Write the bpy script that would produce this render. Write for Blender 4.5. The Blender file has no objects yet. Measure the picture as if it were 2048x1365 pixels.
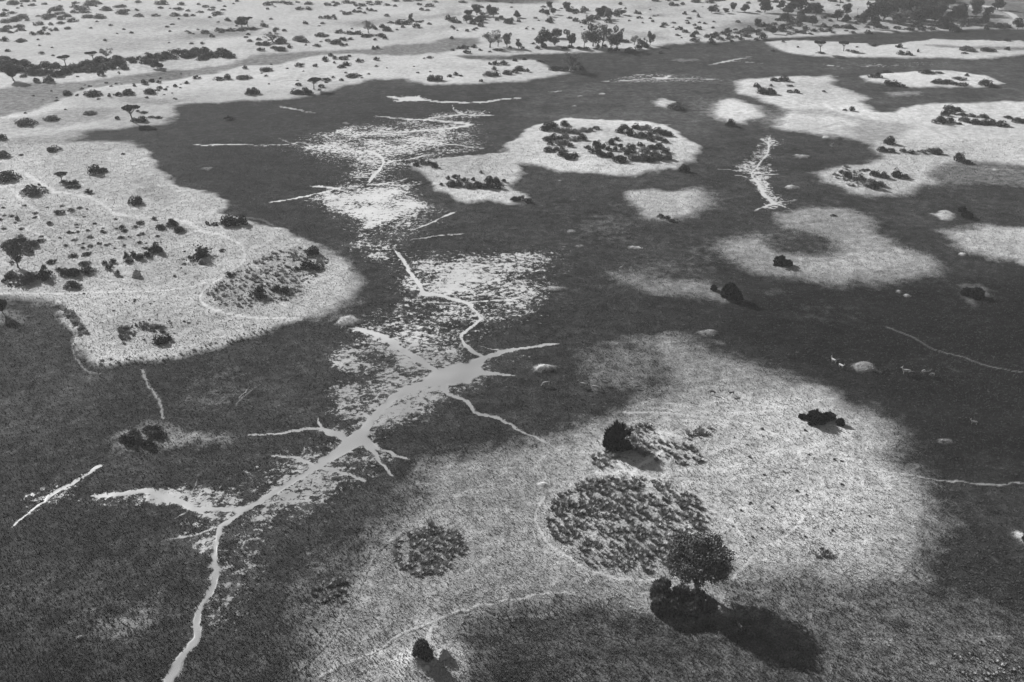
import bpy, bmesh, math, random
import numpy as np

# ------------------------------------------------------------------ camera, sky, sun
scene = bpy.context.scene
H = 120.0                      # flying height in metres
FPX = 1900.0                   # focal length for a 2048 px wide frame
PITCH = math.radians(27.5)     # below the horizon
cam_d = bpy.data.cameras.new('camera'); cam = bpy.data.objects.new('camera', cam_d)
scene.collection.objects.link(cam)
cam_d.sensor_width = 36.0; cam_d.lens = 36.0 * FPX / 2048.0
cam_d.clip_start = 1.0; cam_d.clip_end = 12000.0
cam.location = (0, 0, H); cam.rotation_euler = (math.pi / 2 - PITCH, 0, 0)
scene.camera = cam

SUN_EL = math.radians(25.0)
SUN_AZ = math.radians(-43.0)   # compass from +Y, negative = to the left
world = bpy.data.worlds.new('World'); scene.world = world; world.use_nodes = True
wn = world.node_tree; wn.nodes.clear()
sky = wn.nodes.new('ShaderNodeTexSky'); sky.sky_type = 'NISHITA'; sky.sun_disc = False
sky.sun_elevation = SUN_EL; sky.sun_rotation = SUN_AZ % (2 * math.pi)
bw = wn.nodes.new('ShaderNodeRGBToBW')     # a black and white photograph: a neutral sky
bg = wn.nodes.new('ShaderNodeBackground'); bg.inputs['Strength'].default_value = 0.046
wo = wn.nodes.new('ShaderNodeOutputWorld')
wn.links.new(sky.outputs[0], bw.inputs[0]); wn.links.new(bw.outputs[0], bg.inputs['Color'])
wn.links.new(bg.outputs[0], wo.inputs['Surface'])
sun_d = bpy.data.lights.new('sun', 'SUN'); sun_d.energy = 4.9; sun_d.angle = math.radians(0.5)
sun_d.color = (1, 1, 1)
sun = bpy.data.objects.new('sun', sun_d); scene.collection.objects.link(sun)
sun.rotation_euler = (math.pi / 2 - SUN_EL, 0, -SUN_AZ + math.pi)
sun.location = (-400, 400, 400)
scene.view_settings.view_transform = 'Standard'; scene.view_settings.look = 'None'
scene.view_settings.gamma = 1.0; scene.view_settings.use_curve_mapping = False
scene.view_settings.exposure = 1.0

COL = scene.collection
CP, SP = math.cos(PITCH), math.sin(PITCH)

# ------------------------------------------------------------------ helpers
def at(x, y):
    """photo pixel (2048 wide) -> point on the flat ground"""
    a = (x - 1024.0) / FPX; b = -(y - 682.5) / FPX
    ry = CP + b * SP; rz = -SP + b * CP
    t = H / -rz
    return (a * t, ry * t)
def depth_of(Y): return Y * CP + H * SP
def height_for(Y, ytop): return H - Y * math.tan(PITCH + math.atan((ytop - 682.5) / FPX))

def tagp(o, label=None, cat=None, group=None, kind=None):
    if label: o['label'] = label
    if cat: o['category'] = cat
    if group: o['group'] = group
    if kind: o['kind'] = kind
    return o
def link(name, me, parent=None, mat=None):
    o = bpy.data.objects.new(name, me); COL.objects.link(o)
    if parent is not None: o.parent = parent
    if mat is not None and not me.materials: me.materials.append(mat)
    return o
def np_mesh(name, v, f, smooth=False):
    v = np.asarray(v, dtype=np.float32); f = np.asarray(f, dtype=np.int32)
    me = bpy.data.meshes.new(name)
    n = f.shape[1]
    me.vertices.add(len(v)); me.vertices.foreach_set('co', v.ravel())
    me.loops.add(f.size); me.loops.foreach_set('vertex_index', f.ravel())
    me.polygons.add(len(f))
    me.polygons.foreach_set('loop_start', np.arange(0, f.size, n, dtype=np.int32))
    me.polygons.foreach_set('use_smooth', np.full(len(f), smooth, dtype=bool))
    me.update(calc_edges=True)
    return me

# lattice value noise in world metres
_tab = np.random.RandomState(7).rand(256, 256)
def vnoise(x, y):
    xi = np.floor(x).astype(np.int64); yi = np.floor(y).astype(np.int64)
    fx = x - xi; fy = y - yi
    fx = fx * fx * (3 - 2 * fx); fy = fy * fy * (3 - 2 * fy)
    a = _tab[xi & 255, yi & 255]; b = _tab[(xi + 1) & 255, yi & 255]
    c = _tab[xi & 255, (yi + 1) & 255]; d = _tab[(xi + 1) & 255, (yi + 1) & 255]
    return (a * (1 - fx) + b * fx) * (1 - fy) + (c * (1 - fx) + d * fx) * fy
def fbm(x, y, o=4):
    s = 0; a = .5; t = 0
    for i in range(o):
        s = s + a * vnoise(x * 2 ** i + 17.3 * i, y * 2 ** i + 5.1 * i); t += a; a *= .5
    return s / t
def sstep(a, b, x):
    t = np.clip((x - a) / (b - a), 0, 1); return t * t * (3 - 2 * t)

# ------------------------------------------------------------------ materials
def new_mat(name):
    m = bpy.data.materials.new(name); m.use_nodes = True
    n = m.node_tree; b = n.nodes['Principled BSDF']
    b.inputs['Specular IOR Level'].default_value = 0.15
    b.inputs['Roughness'].default_value = 0.9
    return m, n, b
def N(n, t, **k):
    o = n.nodes.new(t)
    for a, b in k.items(): setattr(o, a, b)
    return o
def math_(n, op, a, b=None, c=None, clamp=False):
    o = N(n, 'ShaderNodeMath', operation=op); o.use_clamp = clamp
    for i, v in enumerate((a, b, c)):
        if v is None: continue
        if isinstance(v, (int, float)): o.inputs[i].default_value = v
        else: n.links.new(v, o.inputs[i])
    return o.outputs[0]
def noise(n, vec, scale, detail=3, rough=.55, dist=0):
    o = N(n, 'ShaderNodeTexNoise'); o.inputs['Scale'].default_value = scale
    o.inputs['Detail'].default_value = detail; o.inputs['Roughness'].default_value = rough
    o.inputs['Distortion'].default_value = dist
    n.links.new(vec, o.inputs['Vector']); return o.outputs[0]
def mrange(n, v, a, b, c=0., d=1., smooth=False):
    o = N(n, 'ShaderNodeMapRange'); o.clamp = True
    if smooth: o.interpolation_type = 'SMOOTHSTEP'
    n.links.new(v, o.inputs['Value'])
    for k, x in zip(('From Min', 'From Max', 'To Min', 'To Max'), (a, b, c, d)): 
        if isinstance(x, (int, float)): o.inputs[k].default_value = x
        else: n.links.new(x, o.inputs[k])
    return o.outputs[0]
def mixf(n, f, a, b):
    o = N(n, 'ShaderNodeMix', data_type='FLOAT'); 
    for i, v in ((0, f), (2, a), (3, b)):
        if isinstance(v, (int, float)): o.inputs[i].default_value = v
        else: n.links.new(v, o.inputs[i])
    return o.outputs[0]

def ground_material():
    m, n, b = new_mat('marsh_ground')
    geo = N(n, 'ShaderNodeNewGeometry'); P = geo.outputs['Position']
    A = {}
    for k in ('dry', 'wet', 'tone', 'path', 'scrub', 'sky_sheen', 'film'):
        a = N(n, 'ShaderNodeAttribute'); a.attribute_name = k; A[k] = a.outputs['Fac']
    n_fine = noise(n, P, 3.4, 4, .75)
    n_mid = noise(n, P, .32, 4, .6)
    n_big = noise(n, P, .05, 3, .55)
    n_tuft = noise(n, P, 1.15, 3, .6)
    # dry grass creeps into green grass in tufts
    d = math_(n, 'ADD', A['dry'], math_(n, 'MULTIPLY', math_(n, 'SUBTRACT', n_mid, .5), .5))
    d = math_(n, 'ADD', d, math_(n, 'MULTIPLY', math_(n, 'SUBTRACT', n_fine, .5), .6))
    d = mrange(n, d, .08, .92)
    d = math_(n, 'MULTIPLY', d, mrange(n, A['dry'], 0., .08), clamp=True)
    green = math_(n, 'MULTIPLY', A['tone'], .028)
    green = math_(n, 'MULTIPLY', green, mrange(n, n_fine, .3, .7, .3, 1.8))
    green = math_(n, 'MULTIPLY', green, mrange(n, n_mid, .3, .7, .55, 1.5))
    green = math_(n, 'MULTIPLY', green, mrange(n, n_big, .3, .7, .7, 1.35))
    n_str = noise(n, P, .13, 5, .7, .8)
    green = math_(n, 'MULTIPLY', green, mrange(n, n_str, .35, .65, .65, 1.4))
    green = math_(n, 'ADD', green, mrange(n, noise(n, P, 1.0, 2, .5), .62, .72, 0, .05))
    dryc = math_(n, 'MULTIPLY', math_(n, 'MULTIPLY_ADD', A['tone'], .22, .22), mrange(n, n_fine, .3, .7, .68, 1.24))
    dryc = math_(n, 'MULTIPLY', dryc, mrange(n, n_mid, .3, .7, .85, 1.13))
    n_dot = noise(n, P, 1.2, 3, .65)
    dots = mrange(n, n_dot, .575, .615, 0, 1)          # small dark plants in the dry grass
    dryc = mixf(n, math_(n, 'MULTIPLY', dots, math_(n, 'MULTIPLY_ADD', A['scrub'], .65, .30)), dryc, .07)
    base = mixf(n, d, green, dryc)
    # bare trodden sand of the tracks
    base = mixf(n, A['path'], base, math_(n, 'MULTIPLY', .62, mrange(n, n_fine, .2, .8, .85, 1.1)))
    # shallow water between the tufts, its sky reflection painted as a pale base colour
    nw = noise(n, P, .55, 7, .82, .2)
    nn = mrange(n, nw, .30, .70)
    w = math_(n, 'SUBTRACT', A['wet'], nn)
    w = mrange(n, w, -.03, .05)
    w = math_(n, 'MULTIPLY', w, mrange(n, A['wet'], .02, .08))
    fl = math_(n, 'ADD', A['film'], math_(n, 'MULTIPLY', math_(n, 'SUBTRACT', n_fine, .5), .5))
    fl = math_(n, 'ADD', fl, math_(n, 'MULTIPLY', math_(n, 'SUBTRACT', n_mid, .5), .7))
    w = math_(n, 'MAXIMUM', w, mrange(n, fl, .15, .5))
    base = mixf(n, w, base, math_(n, 'MULTIPLY', math_(n, 'MULTIPLY', A['sky_sheen'], .40), mrange(n, n_big, .3, .7, .94, 1.06)))
    comb = N(n, 'ShaderNodeCombineColor')
    for i in range(3): n.links.new(base, comb.inputs[i])
    n.links.new(comb.outputs[0], b.inputs['Base Color'])
    n.links.new(mixf(n, w, .95, .55), b.inputs['Roughness'])
    n.links.new(mixf(n, w, .03, .3), b.inputs['Specular IOR Level'])
    h = math_(n, 'ADD', math_(n, 'MULTIPLY', n_fine, 1.0), math_(n, 'MULTIPLY', n_tuft, .9))
    h = math_(n, 'ADD', h, math_(n, 'MULTIPLY', n_mid, 1.1))
    h = math_(n, 'MULTIPLY', math_(n, 'SUBTRACT', h, 1.5), math_(n, 'SUBTRACT', 1., math_(n, 'MAXIMUM', w, A['path'])))
    bp = N(n, 'ShaderNodeBump'); bp.inputs['Distance'].default_value = .40
    bp.inputs['Strength'].default_value = .8
    n.links.new(mrange(n, d, 0., .6, .62, .34), bp.inputs['Distance'])
    n.links.new(h, bp.inputs['Height']); n.links.new(bp.outputs[0], b.inputs['Normal'])
    return m
def leaf_material(name, lo, hi, scale=2.5):
    m, n, b = new_mat(name)
    tc = N(n, 'ShaderNodeTexCoord'); oi = N(n, 'ShaderNodeObjectInfo')
    v = N(n, 'ShaderNodeVectorMath', operation='ADD')
    n.links.new(tc.outputs['Object'], v.inputs[0]); n.links.new(oi.outputs['Random'], v.inputs[1])
    f = mrange(n, noise(n, v.outputs[0], scale, 3, .6), .32, .68, lo, hi)
    f = math_(n, 'MULTIPLY', f, mrange(n, oi.outputs['Random'], 0., 1., .8, 1.25))
    c = N(n, 'ShaderNodeCombineColor')
    for i in range(3): n.links.new(f, c.inputs[i])
    n.links.new(c.outputs[0], b.inputs['Base Color'])
    return m
M_GROUND = ground_material()
M_LEAF = leaf_material('dark_leaves', .014, .055)
M_BLACK = leaf_material('black_leaves', .006, .035, 3)
M_FROND = leaf_material('fan_fronds', .02, .28, 5)
M_CROWN = leaf_material('broad_crown_leaves', .02, .13, 7)
M_HIDE = leaf_material('brown_hide', .16, .3, 3)
M_GREY = leaf_material('grey_leaves', .10, .24)
M_MIDL = leaf_material('mid_leaves', .045, .14)
M_BARK = leaf_material('bark', .10, .2, 6)
M_STRAW = leaf_material('straw_grass', .16, .36, .6)
M_TERM = leaf_material('termite_earth', .2, .34, 4)
M_PALE = leaf_material('pale_hide', .22, .42, 3)
M_DARK = leaf_material('dark_hide', .05, .1, 3)

# ------------------------------------------------------------------ traced ground cover (photo pixels -> metres)
# (polygon, dryness, softness in metres, opacity) painted one over the other
DRY = [
 ([(-1200,-200),(3300,-200),(3300,40),(2048,60),(1960,58),(1900,62),(1790,66),(1700,72),(1620,74),(1540,78),(1430,86),(1330,90),(1300,99),(1280,103),(1150,106),(1030,110),(1010,117),(1060,122),(1090,129),(1100,138),(1150,142),(1130,150),(1070,160),(1020,166),(940,170),(850,168),(800,160),(740,160),(700,172),(650,188),(560,200),(380,208),(350,214),(356,230),(340,248),(290,254),(240,258),(130,266),(0,285),(-1200,330)], .95, 2.5, 1),
 ([(-600,190),(0,180),(60,168),(150,166),(260,152),(330,142),(400,138),(480,124),(520,109),(640,104),(740,99),(780,91),(850,88),(900,77),(960,76),(950,92),(880,108),(800,112),(700,110),(640,112),(560,130),(480,135),(420,150),(350,160),(250,170),(170,180),(120,205),(60,225),(0,238),(-600,270)], .25, 3, .85),
 ([(-400,238),(60,240),(110,222),(180,215),(260,218),(200,240),(90,262),(0,272),(-400,290)], .45, 6, .75),
 ([(230,198),(300,196),(360,204),(330,212),(240,208)], .45, 5, .7),
 ([(905,112),(960,112),(1010,113),(1060,116),(1120,122),(1060,123),(980,122),(930,117)], .1, 3, .9),
 ([(230,18),(330,45),(480,62),(560,50),(480,40),(330,30)], .45, 12, .6),
 ([(180,46),(330,44),(420,36),(480,46),(420,62),(250,58)], .5, 10, .5),
 ([(370,66),(470,62),(540,68),(460,75),(380,78)], .45, 7, .7),
 ([(700,45),(760,40),(900,28),(940,30),(780,50),(720,56)], .5, 6, .6),
 ([(790,62),(900,52),(960,48),(880,66),(820,80)], .55, 6, .5),
 ([(920,-12),(1120,-12),(1115,6),(1040,9),(950,4)], .15, 5, .9),
 ([(1265,64),(1330,66),(1340,80),(1290,82),(1255,72)], .5, 5, .7),
 ([(1300,30),(1330,30),(1325,35),(1302,35)], .4, 4, .7),
 ([(1540,20),(1600,16),(1700,28),(1750,30),(1880,15),(1920,30),(1990,44),(2020,58),(1860,62),(1740,60),(1640,66),(1540,68),(1440,64),(1430,56),(1500,34)], .4, 8, .6),
 ([(1880,-20),(2400,-20),(2400,75),(2048,60),(2030,40),(1990,20),(1910,8)], .2, 5, .9),
 ([(1900,14),(1980,22),(2010,38),(2020,55),(1960,50),(1920,36)], .25, 5, .8),
 ([(1750,64),(1790,70),(1880,66),(1960,62),(2048,62),(2400,62),(2400,84),(2048,82),(1960,79),(1870,80),(1820,84),(1780,92),(1750,94),(1730,87),(1680,83),(1600,80),(1640,74)], 0, 3, .95),
 ([(1530,86),(1560,82),(1680,85),(1730,88),(1745,95),(1790,88),(1830,84),(1870,80),(1960,80),(2048,84),(2500,92),(2500,108),(2048,110),(2000,115),(1950,120),(1880,117),(1700,115),(1600,112),(1560,101)], .98, 2, 1),
 ([(1820,91),(1870,90),(1930,94),(2048,96),(2500,100),(2500,106),(2048,103),(1960,100),(1900,97)], .3, 2.5, .85),
 ([(1720,155),(1760,149),(1830,143),(1900,143),(1960,151),(2010,168),(1960,175),(1850,177),(1780,171),(1730,163)], .95, 2.5, 1),
 ([(1475,165),(1510,158),(1560,155),(1660,153),(1668,170),(1700,184),(1735,200),(1722,208),(1750,224),(1790,226),(1830,211),(1900,208),(2048,203),(2500,198),(2500,330),(2048,335),(1960,325),(1900,332),(1860,350),(1880,365),(1850,378),(1800,390),(1740,392),(1690,382),(1650,365),(1640,345),(1665,335),(1720,330),(1758,318),(1742,292),(1690,280),(1640,272),(1590,262),(1550,252),(1556,238),(1580,225),(1540,208),(1490,190)], .88, 4, 1),
 ([(1575,222),(1650,220),(1700,232),(1750,242),(1830,252),(1810,268),(1770,285),(1720,285),(1690,262),(1720,245),(1650,234),(1590,230)], .42, 5, .7),
 ([(1530,212),(1560,222),(1556,250),(1540,258),(1520,240),(1525,222)], .35, 5, .7),
 ([(1880,335),(1960,325),(2048,338),(2500,345),(2500,380),(2048,372),(1920,372),(1880,360)], .38, 7, .8),
 ([(1428,205),(1470,200),(1518,212),(1526,236),(1490,250),(1450,243),(1432,225)], .85, 3.5, 1),
 ([(1380,195),(1430,200),(1440,235),(1400,225)], .2, 6, .6),
 ([(1300,203),(1330,199),(1348,206),(1342,220),(1320,212)], .7, 2.5, 1),
 ([(1775,185),(1850,183),(1845,193),(1780,194)], .45, 3, .8),
 ([(1340,118),(1400,119),(1398,124),(1345,123)], .35, 3, .8),
 ([(1040,270),(1070,252),(1110,243),(1150,238),(1250,240),(1310,246),(1350,262),(1370,277),(1395,292),(1393,303),(1365,325),(1330,340),(1270,350),(1200,352),(1130,345),(1080,332),(1040,328),(1050,338),(1045,350),(1022,370),(1040,388),(1066,405),(1020,407),(960,405),(900,395),(868,376),(852,352),(828,335),(850,322),(900,317),(960,313),(1010,306),(1020,288)], .92, 2.2, 1),
 ([(1255,384),(1300,379),(1350,384),(1400,379),(1422,392),(1432,410),(1400,428),(1350,444),(1300,440),(1290,425),(1262,405)], .78, 4, 1),
 ([(1400,375),(1440,385),(1450,405),(1420,425)], .3, 7, .8),
 ([(1150,440),(1240,430),(1280,450),(1240,480),(1180,470)], .14, 9, .9),
 ([(1560,430),(1620,418),(1700,418),(1745,435),(1765,470),(1800,492),(1850,508),(1870,530),(1830,560),(1760,572),(1680,572),(1600,562),(1520,548),(1465,520),(1430,497),(1455,480),(1500,475),(1555,470),(1560,450)], .55, 5, 1),
 ([(1630,520),(1690,505),(1740,498),(1800,505),(1820,525),(1760,550),(1690,550),(1630,545)], .72, 5, .7),
 ([(1545,455),(1610,460),(1670,480),(1690,500),(1650,515),(1580,507),(1535,485)], .05, 5, .95),
 ([(1885,462),(1950,455),(2048,460),(2500,462),(2500,530),(2048,528),(1980,515),(1910,495)], .78, 5, 1),
 ([(1215,542),(1290,545),(1400,560),(1440,572),(1460,598),(1390,602),(1300,582),(1230,562)], .42, 4, 1),
 ([(1200,530),(1330,520),(1420,500),(1440,540),(1300,560)], .15, 8, .8),
 ([(1600,590),(1700,600),(1740,640),(1640,660),(1560,640)], .12, 9, .7),
 ([(1880,428),(1908,424),(1926,434),(1912,440),(1890,438)], .9, 1.2, 1),
 ([(1510,583),(1560,576),(1580,586),(1530,592)], .3, 3, .8),
 ([(-900,290),(100,292),(210,285),(270,290),(312,305),(312,335),(340,350),(360,372),(420,385),(455,405),(450,425),(500,445),(560,458),(612,478),(655,492),(695,530),(715,560),(718,590),(690,612),(640,632),(560,657),(480,682),(400,702),(330,724),(270,730),(225,737),(185,732),(165,716),(156,690),(163,670),(158,652),(140,632),(120,618),(60,605),(0,602),(-900,600)], .88, 2.2, 1),
 ([(-900,235),(0,240),(130,258),(175,268),(150,285),(260,282),(280,292),(200,305),(-900,330)], .78, 5, .85),
 ([(-900,425),(0,425),(120,420),(330,450),(430,470),(470,510),(430,555),(330,575),(150,585),(0,575),(-900,570)], .72, 6, .6),
 ([(265,355),(300,350),(340,385),(330,410),(290,400)], .5, 4, .7),
 ([(415,610),(410,582),(470,545),(520,512),(600,497),(662,507),(655,535),(612,572),(580,602),(490,622)], .66, 2.5, .9),
 ([(600,470),(690,500),(720,545),(735,600),(690,640),(620,650),(640,620),(700,590),(690,540),(640,505)], .30, 3, .55),
 ([(-200,60+545),(-10,608),(30,625),(40,650),(-200,660)], .6, 3, .6),
 ([(235,868),(262,852),(320,848),(350,862),(440,862),(430,885),(350,900),(290,910),(245,900)], .45, 4, .9),
 ([(200,1235),(300,1215),(340,1250),(300,1290),(220,1290),(160,1280)], .22, 5, .8),
 ([(245,1255),(272,1250),(276,1270),(250,1275)], .5, 2, .8),
 ([(380,760),(440,750),(500,780),(440,830),(380,820)], .18, 8, .8),
 ([(30,650),(150,640),(160,740),(60,760)], .08, 8, .8),
 # the long grassy rise in the foreground
 ([(1280,678),(1340,670),(1400,690),(1470,720),(1530,737),(1600,760),(1660,777),(1700,800),(1750,815),(1795,850),(1812,900),(1800,925),(1840,960),(1855,1000),(1835,1060),(1840,1110),(1800,1160),(1700,1180),(1600,1175),(1540,1190),(1440,1215),(1300,1205),(1160,1205),(1050,1220),(980,1250),(940,1300),(960,1380),(960,1600),(560,1600),(590,1400),(650,1300),(690,1220),(735,1140),(770,1070),(820,1000),(835,960),(860,930),(900,915),(990,905),(1100,880),(1180,850),(1250,820),(1300,790),(1255,770),(1180,765),(1170,730),(1220,695),(1250,700)], .50, 6, 1),
 ([(1265,690),(1300,700),(1330,740),(1340,775),(1300,795),(1262,770),(1280,735)], .10, 5, .9),
 ([(1150,700),(1230,690),(1270,730),(1260,770),(1180,775)], .28, 5, .9),
 ([(1200,858),(1300,803),(1420,782),(1560,790),(1640,790),(1700,830),(1750,880),(1775,950),(1790,1040),(1812,1100),(1740,1145),(1600,1130),(1480,1125),(1350,1150),(1200,1165),(1110,1110),(1070,1040),(1100,965),(1160,900)], .74, 9, .9),
 ([(1440,810),(1600,800),(1720,850),(1770,960),(1790,1080),(1700,1120),(1560,1110),(1460,1050),(1420,930)], .95, 9, .8),
 ([(1150,880),(1350,850),(1430,930),(1400,990),(1200,970)], .9, 5, .6),
 ([(1600,780),(1650,775),(1690,800),(1680,830),(1610,825)], .85, 3, .7),
 ([(760,1130),(860,1040),(960,1010),(1070,1040),(1110,1110),(1180,1170),(1060,1200),(900,1240),(800,1280),(700,1330),(640,1360),(700,1230)], .55, 8, .7),
 ([(620,1100),(740,1060),(760,1120),(690,1230),(600,1330),(560,1330),(600,1180)], .24, 4, .7),
 ([(1430,1130),(1600,1150),(1800,1180),(2048,1230),(2500,1240),(2500,1600),(1500,1600),(1560,1300),(1450,1220)], .28, 6, .9),
 ([(1850,1290),(1960,1270),(2048,1300),(2048,1365),(1900,1360)], .34, 4, .8),
 ([(1830,940),(1900,1000),(1880,1080),(1840,1110)], .20, 5, .7),
 ([(980,1250),(1200,1215),(1400,1240),(1600,1300),(1700,1400),(1500,1600),(980,1600)], .20, 9, .85),
 ([(850,1235),(885,1230),(875,1262),(905,1300),(940,1330),(930,1368),(780,1368),(790,1325),(845,1310),(848,1280)], .9, 3, .9),
 ([(1285,1150),(1370,1145),(1440,1170),(1440,1210),(1380,1240),(1290,1215)], .72, 2.5, .8),
 ([(1560,828),(1610,827),(1615,850),(1595,862),(1575,848)], 1.1, 1, 1),
 ([(1470,848),(1505,850),(1502,858),(1480,856)], 1.1, 1, .8),
 ([(1905,575),(1940,568),(1975,578),(1990,598),(1940,606),(1912,598)], .40, 2, .9),
 ([(1395,575),(1425,566),(1440,590),(1480,600),(1430,608),(1400,592)], .5, 3, .8),
 ([(1125,262),(1300,258),(1345,290),(1340,325),(1200,322),(1100,300)], .74, 3, .7),
 ([(1060,300),(1100,325),(1200,338),(1320,333),(1360,318),(1330,330),(1200,345),(1090,330)], 1.1, 2, .8),
 ([(60,295),(180,300),(300,330),(300,380),(180,370),(60,340)], .72, 6, .7),
 ([(300,600),(480,650),(420,680),(250,700),(200,660)], .72, 6, .7),
 ([(1200,1170),(1290,1165),(1350,1180),(1300,1215),(1230,1200)], .55, 3, .7),
]
# rounded mounds: centre, width, height px, dryness, rise in metres
MOUNDS = [(1088,739,58,16,.95,.7),(695,643,62,20,.75,.5),(1728,737,60,26,.62,.8),(1417,667,46,13,.55,.4),(1602,314,34,7,.8,.6),
 (1583,376,30,7,.8,.6),(1112,578,40,11,.6,.4),(1925,509,16,6,1.05,.2),(1895,885,34,12,.4,.3),(1798,585,14,6,1.0,.1),(1813,592,14,5,.9,.1),
 (832,1330,70,52,.92,.9),(2044,1082,30,34,.7,.9),(1540,330,10,4,.9,.1),(1268,496,24,7,.5,.1),(1160,493,22,6,.35,.1),(1145,462,18,6,.45,.1),
 (1651,276,12,4,.9,.2),(1700,277,14,4,.8,.2),(1663,293,8,4,.7,.2),(1990,341,16,5,.8,.2),(455,240,18,4,.8,.4),(690,247,16,4,.5,.4),
 (416,338,28,6,.4,.4),(1205,188,14,3,.8,.2),(1160,192,16,3,.5,.2),(1150,213,14,3,.6,.2),(1240,543,4,4,.4,.1),(1085,972,26,9,.9,.3),
 (1040,348,26,4,.6,.2),(1120,363,14,5,.6,.2),(1272,354,12,3,.9,.1),(962,318,26,5,.5,.2),(160,1277,12,8,.55,.2),(1330,437,30,10,.8,.3)]
# wet ground: (polygon, density, softness m)
WET = [
 ([(600,270),(760,240),(960,230),(985,300),(880,330),(800,345),(860,390),(910,430),(830,480),(780,500),(1120,500),(1130,600),(1090,650),(980,660),(1000,740),(900,800),(700,740),(640,720),(700,640),(780,600),(760,540),(690,500),(680,450),(600,410),(690,345),(560,300)], .50, 12),
 ([(690,300),(770,300),(775,360),(700,370)], .58, 6),
 ([(690,470),(790,470),(820,530),(740,530)], .55, 6),
 ([(420,960),(640,860),(760,860),(800,930),(700,1010),(560,1110),(520,1260),(430,1260),(400,1120),(330,1090),(330,1000)], .50, 9),
 ([(590,290),(650,265),(700,250),(760,248),(830,252),(900,247),(955,262),(970,290),(900,298),(860,305),(800,315),(770,332),(745,356),(715,356),(735,325),(690,310),(640,310),(600,300)], .62, 8),
 ([(850,240),(880,224),(950,218),(990,222),(975,232),(920,238),(938,256),(880,262)], .50, 4),
 ([(560,300),(640,300),(740,310),(730,330),(640,322)], .28, 6),
 ([(618,400),(640,388),(720,372),(790,360),(830,365),(832,385),(850,398),(880,410),(850,430),(830,445),(780,450),(745,465),(755,485),(750,502),(700,495),(698,470),(720,455),(690,430),(640,422)], .80, 7),
 ([(620,370),(720,355),(820,355),(790,372),(690,378)], .35, 3),
 ([(720,505),(780,500),(800,512),(850,516),(900,520),(930,503),(960,512),(1000,508),(1060,503),(1095,510),(1092,530),(1060,545),(1070,570),(1100,592),(1085,625),(1035,632),(1000,612),(960,600),(900,600),(840,592),(790,570),(800,550),(790,530),(740,520)], .70, 5),
 ([(1040,520),(1150,540),(1140,560),(1080,560)], .30, 5),
 ([(790,590),(900,598),(950,620),(935,650),(925,690),(960,715),(930,740),(880,745),(820,725),(720,722),(680,720),(715,690),(690,665),(720,655),(780,640),(770,610)], .56, 3),
 ([(690,655),(730,655),(810,700),(850,735),(800,730),(730,690)], .70, 2),
 ([(970,700),(1060,700),(1085,715),(1050,735),(990,740)], .40, 3),
 ([(680,705),(800,722),(900,770),(905,800),(860,840),(785,865),(740,900),(690,900),(650,840),(640,800),(690,765),(670,730)], .68, 5),
 ([(560,960),(640,910),(720,900),(790,900),(780,930),(710,960),(660,1000),(600,1040),(540,1080),(500,1120),(440,1090),(470,1030),(520,1000)], .66, 5),
 ([(180,992),(230,975),(300,965),(380,965),(450,985),(520,990),(500,1030),(440,1050),(380,1030),(300,1015),(200,1008)], .66, 2.5),
 ([(340,1082),(400,1060),(440,1060),(430,1090),(400,1110),(360,1100)], .68, 2),
 ([(450,1100),(520,1080),(570,1080),(545,1140),(500,1180),(508,1240),(465,1258),(430,1240),(455,1180)], .62, 5),
 ([(560,1010),(650,995),(640,1050),(560,1080)], .66, 4),
 ([(740,770),(800,740),(880,745),(900,775),(820,800),(760,860),(700,870),(690,830)], .62, 3),
 ([(550,960),(640,920),(700,940),(640,990),(560,1010),(510,1060),(470,1060),(500,1010)], .66, 3),
 ([(640,850),(700,840),(760,860),(760,910),(690,940),(620,930)], .68, 3),
 ([(300,975),(350,970),(400,980),(420,1010),(330,1010),(200,1002),(185,990)], .68, 2.5),
 ([(20,1058),(60,1010),(30,990),(100,965),(145,965),(195,938),(150,995),(80,1030)], .55, 3),
 ([(130,1000),(180,990),(200,1010),(150,1015)], .35, 3),
 ([(450,1170),(490,1160),(505,1240),(450,1260),(430,1245)], .45, 4),
 ([(1455,332),(1500,310),(1520,290),(1538,265),(1560,280),(1560,300),(1540,320),(1555,345),(1535,362),(1560,395),(1590,406),(1565,418),(1520,422),(1530,400),(1505,370),(1485,350)], .60, 3),
 ([(1220,158),(1300,145),(1350,150),(1450,158),(1430,166),(1320,166),(1230,165)], .42, 4),
 ([(1300,135),(1400,135),(1390,142),(1310,142)], .25, 4),
 ([(1700,130),(1800,124),(1900,124),(1890,132),(1760,136)], .35, 3),
 ([(1255,492),(1280,490),(1282,502),(1258,503)], .55, 2),
]
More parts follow.
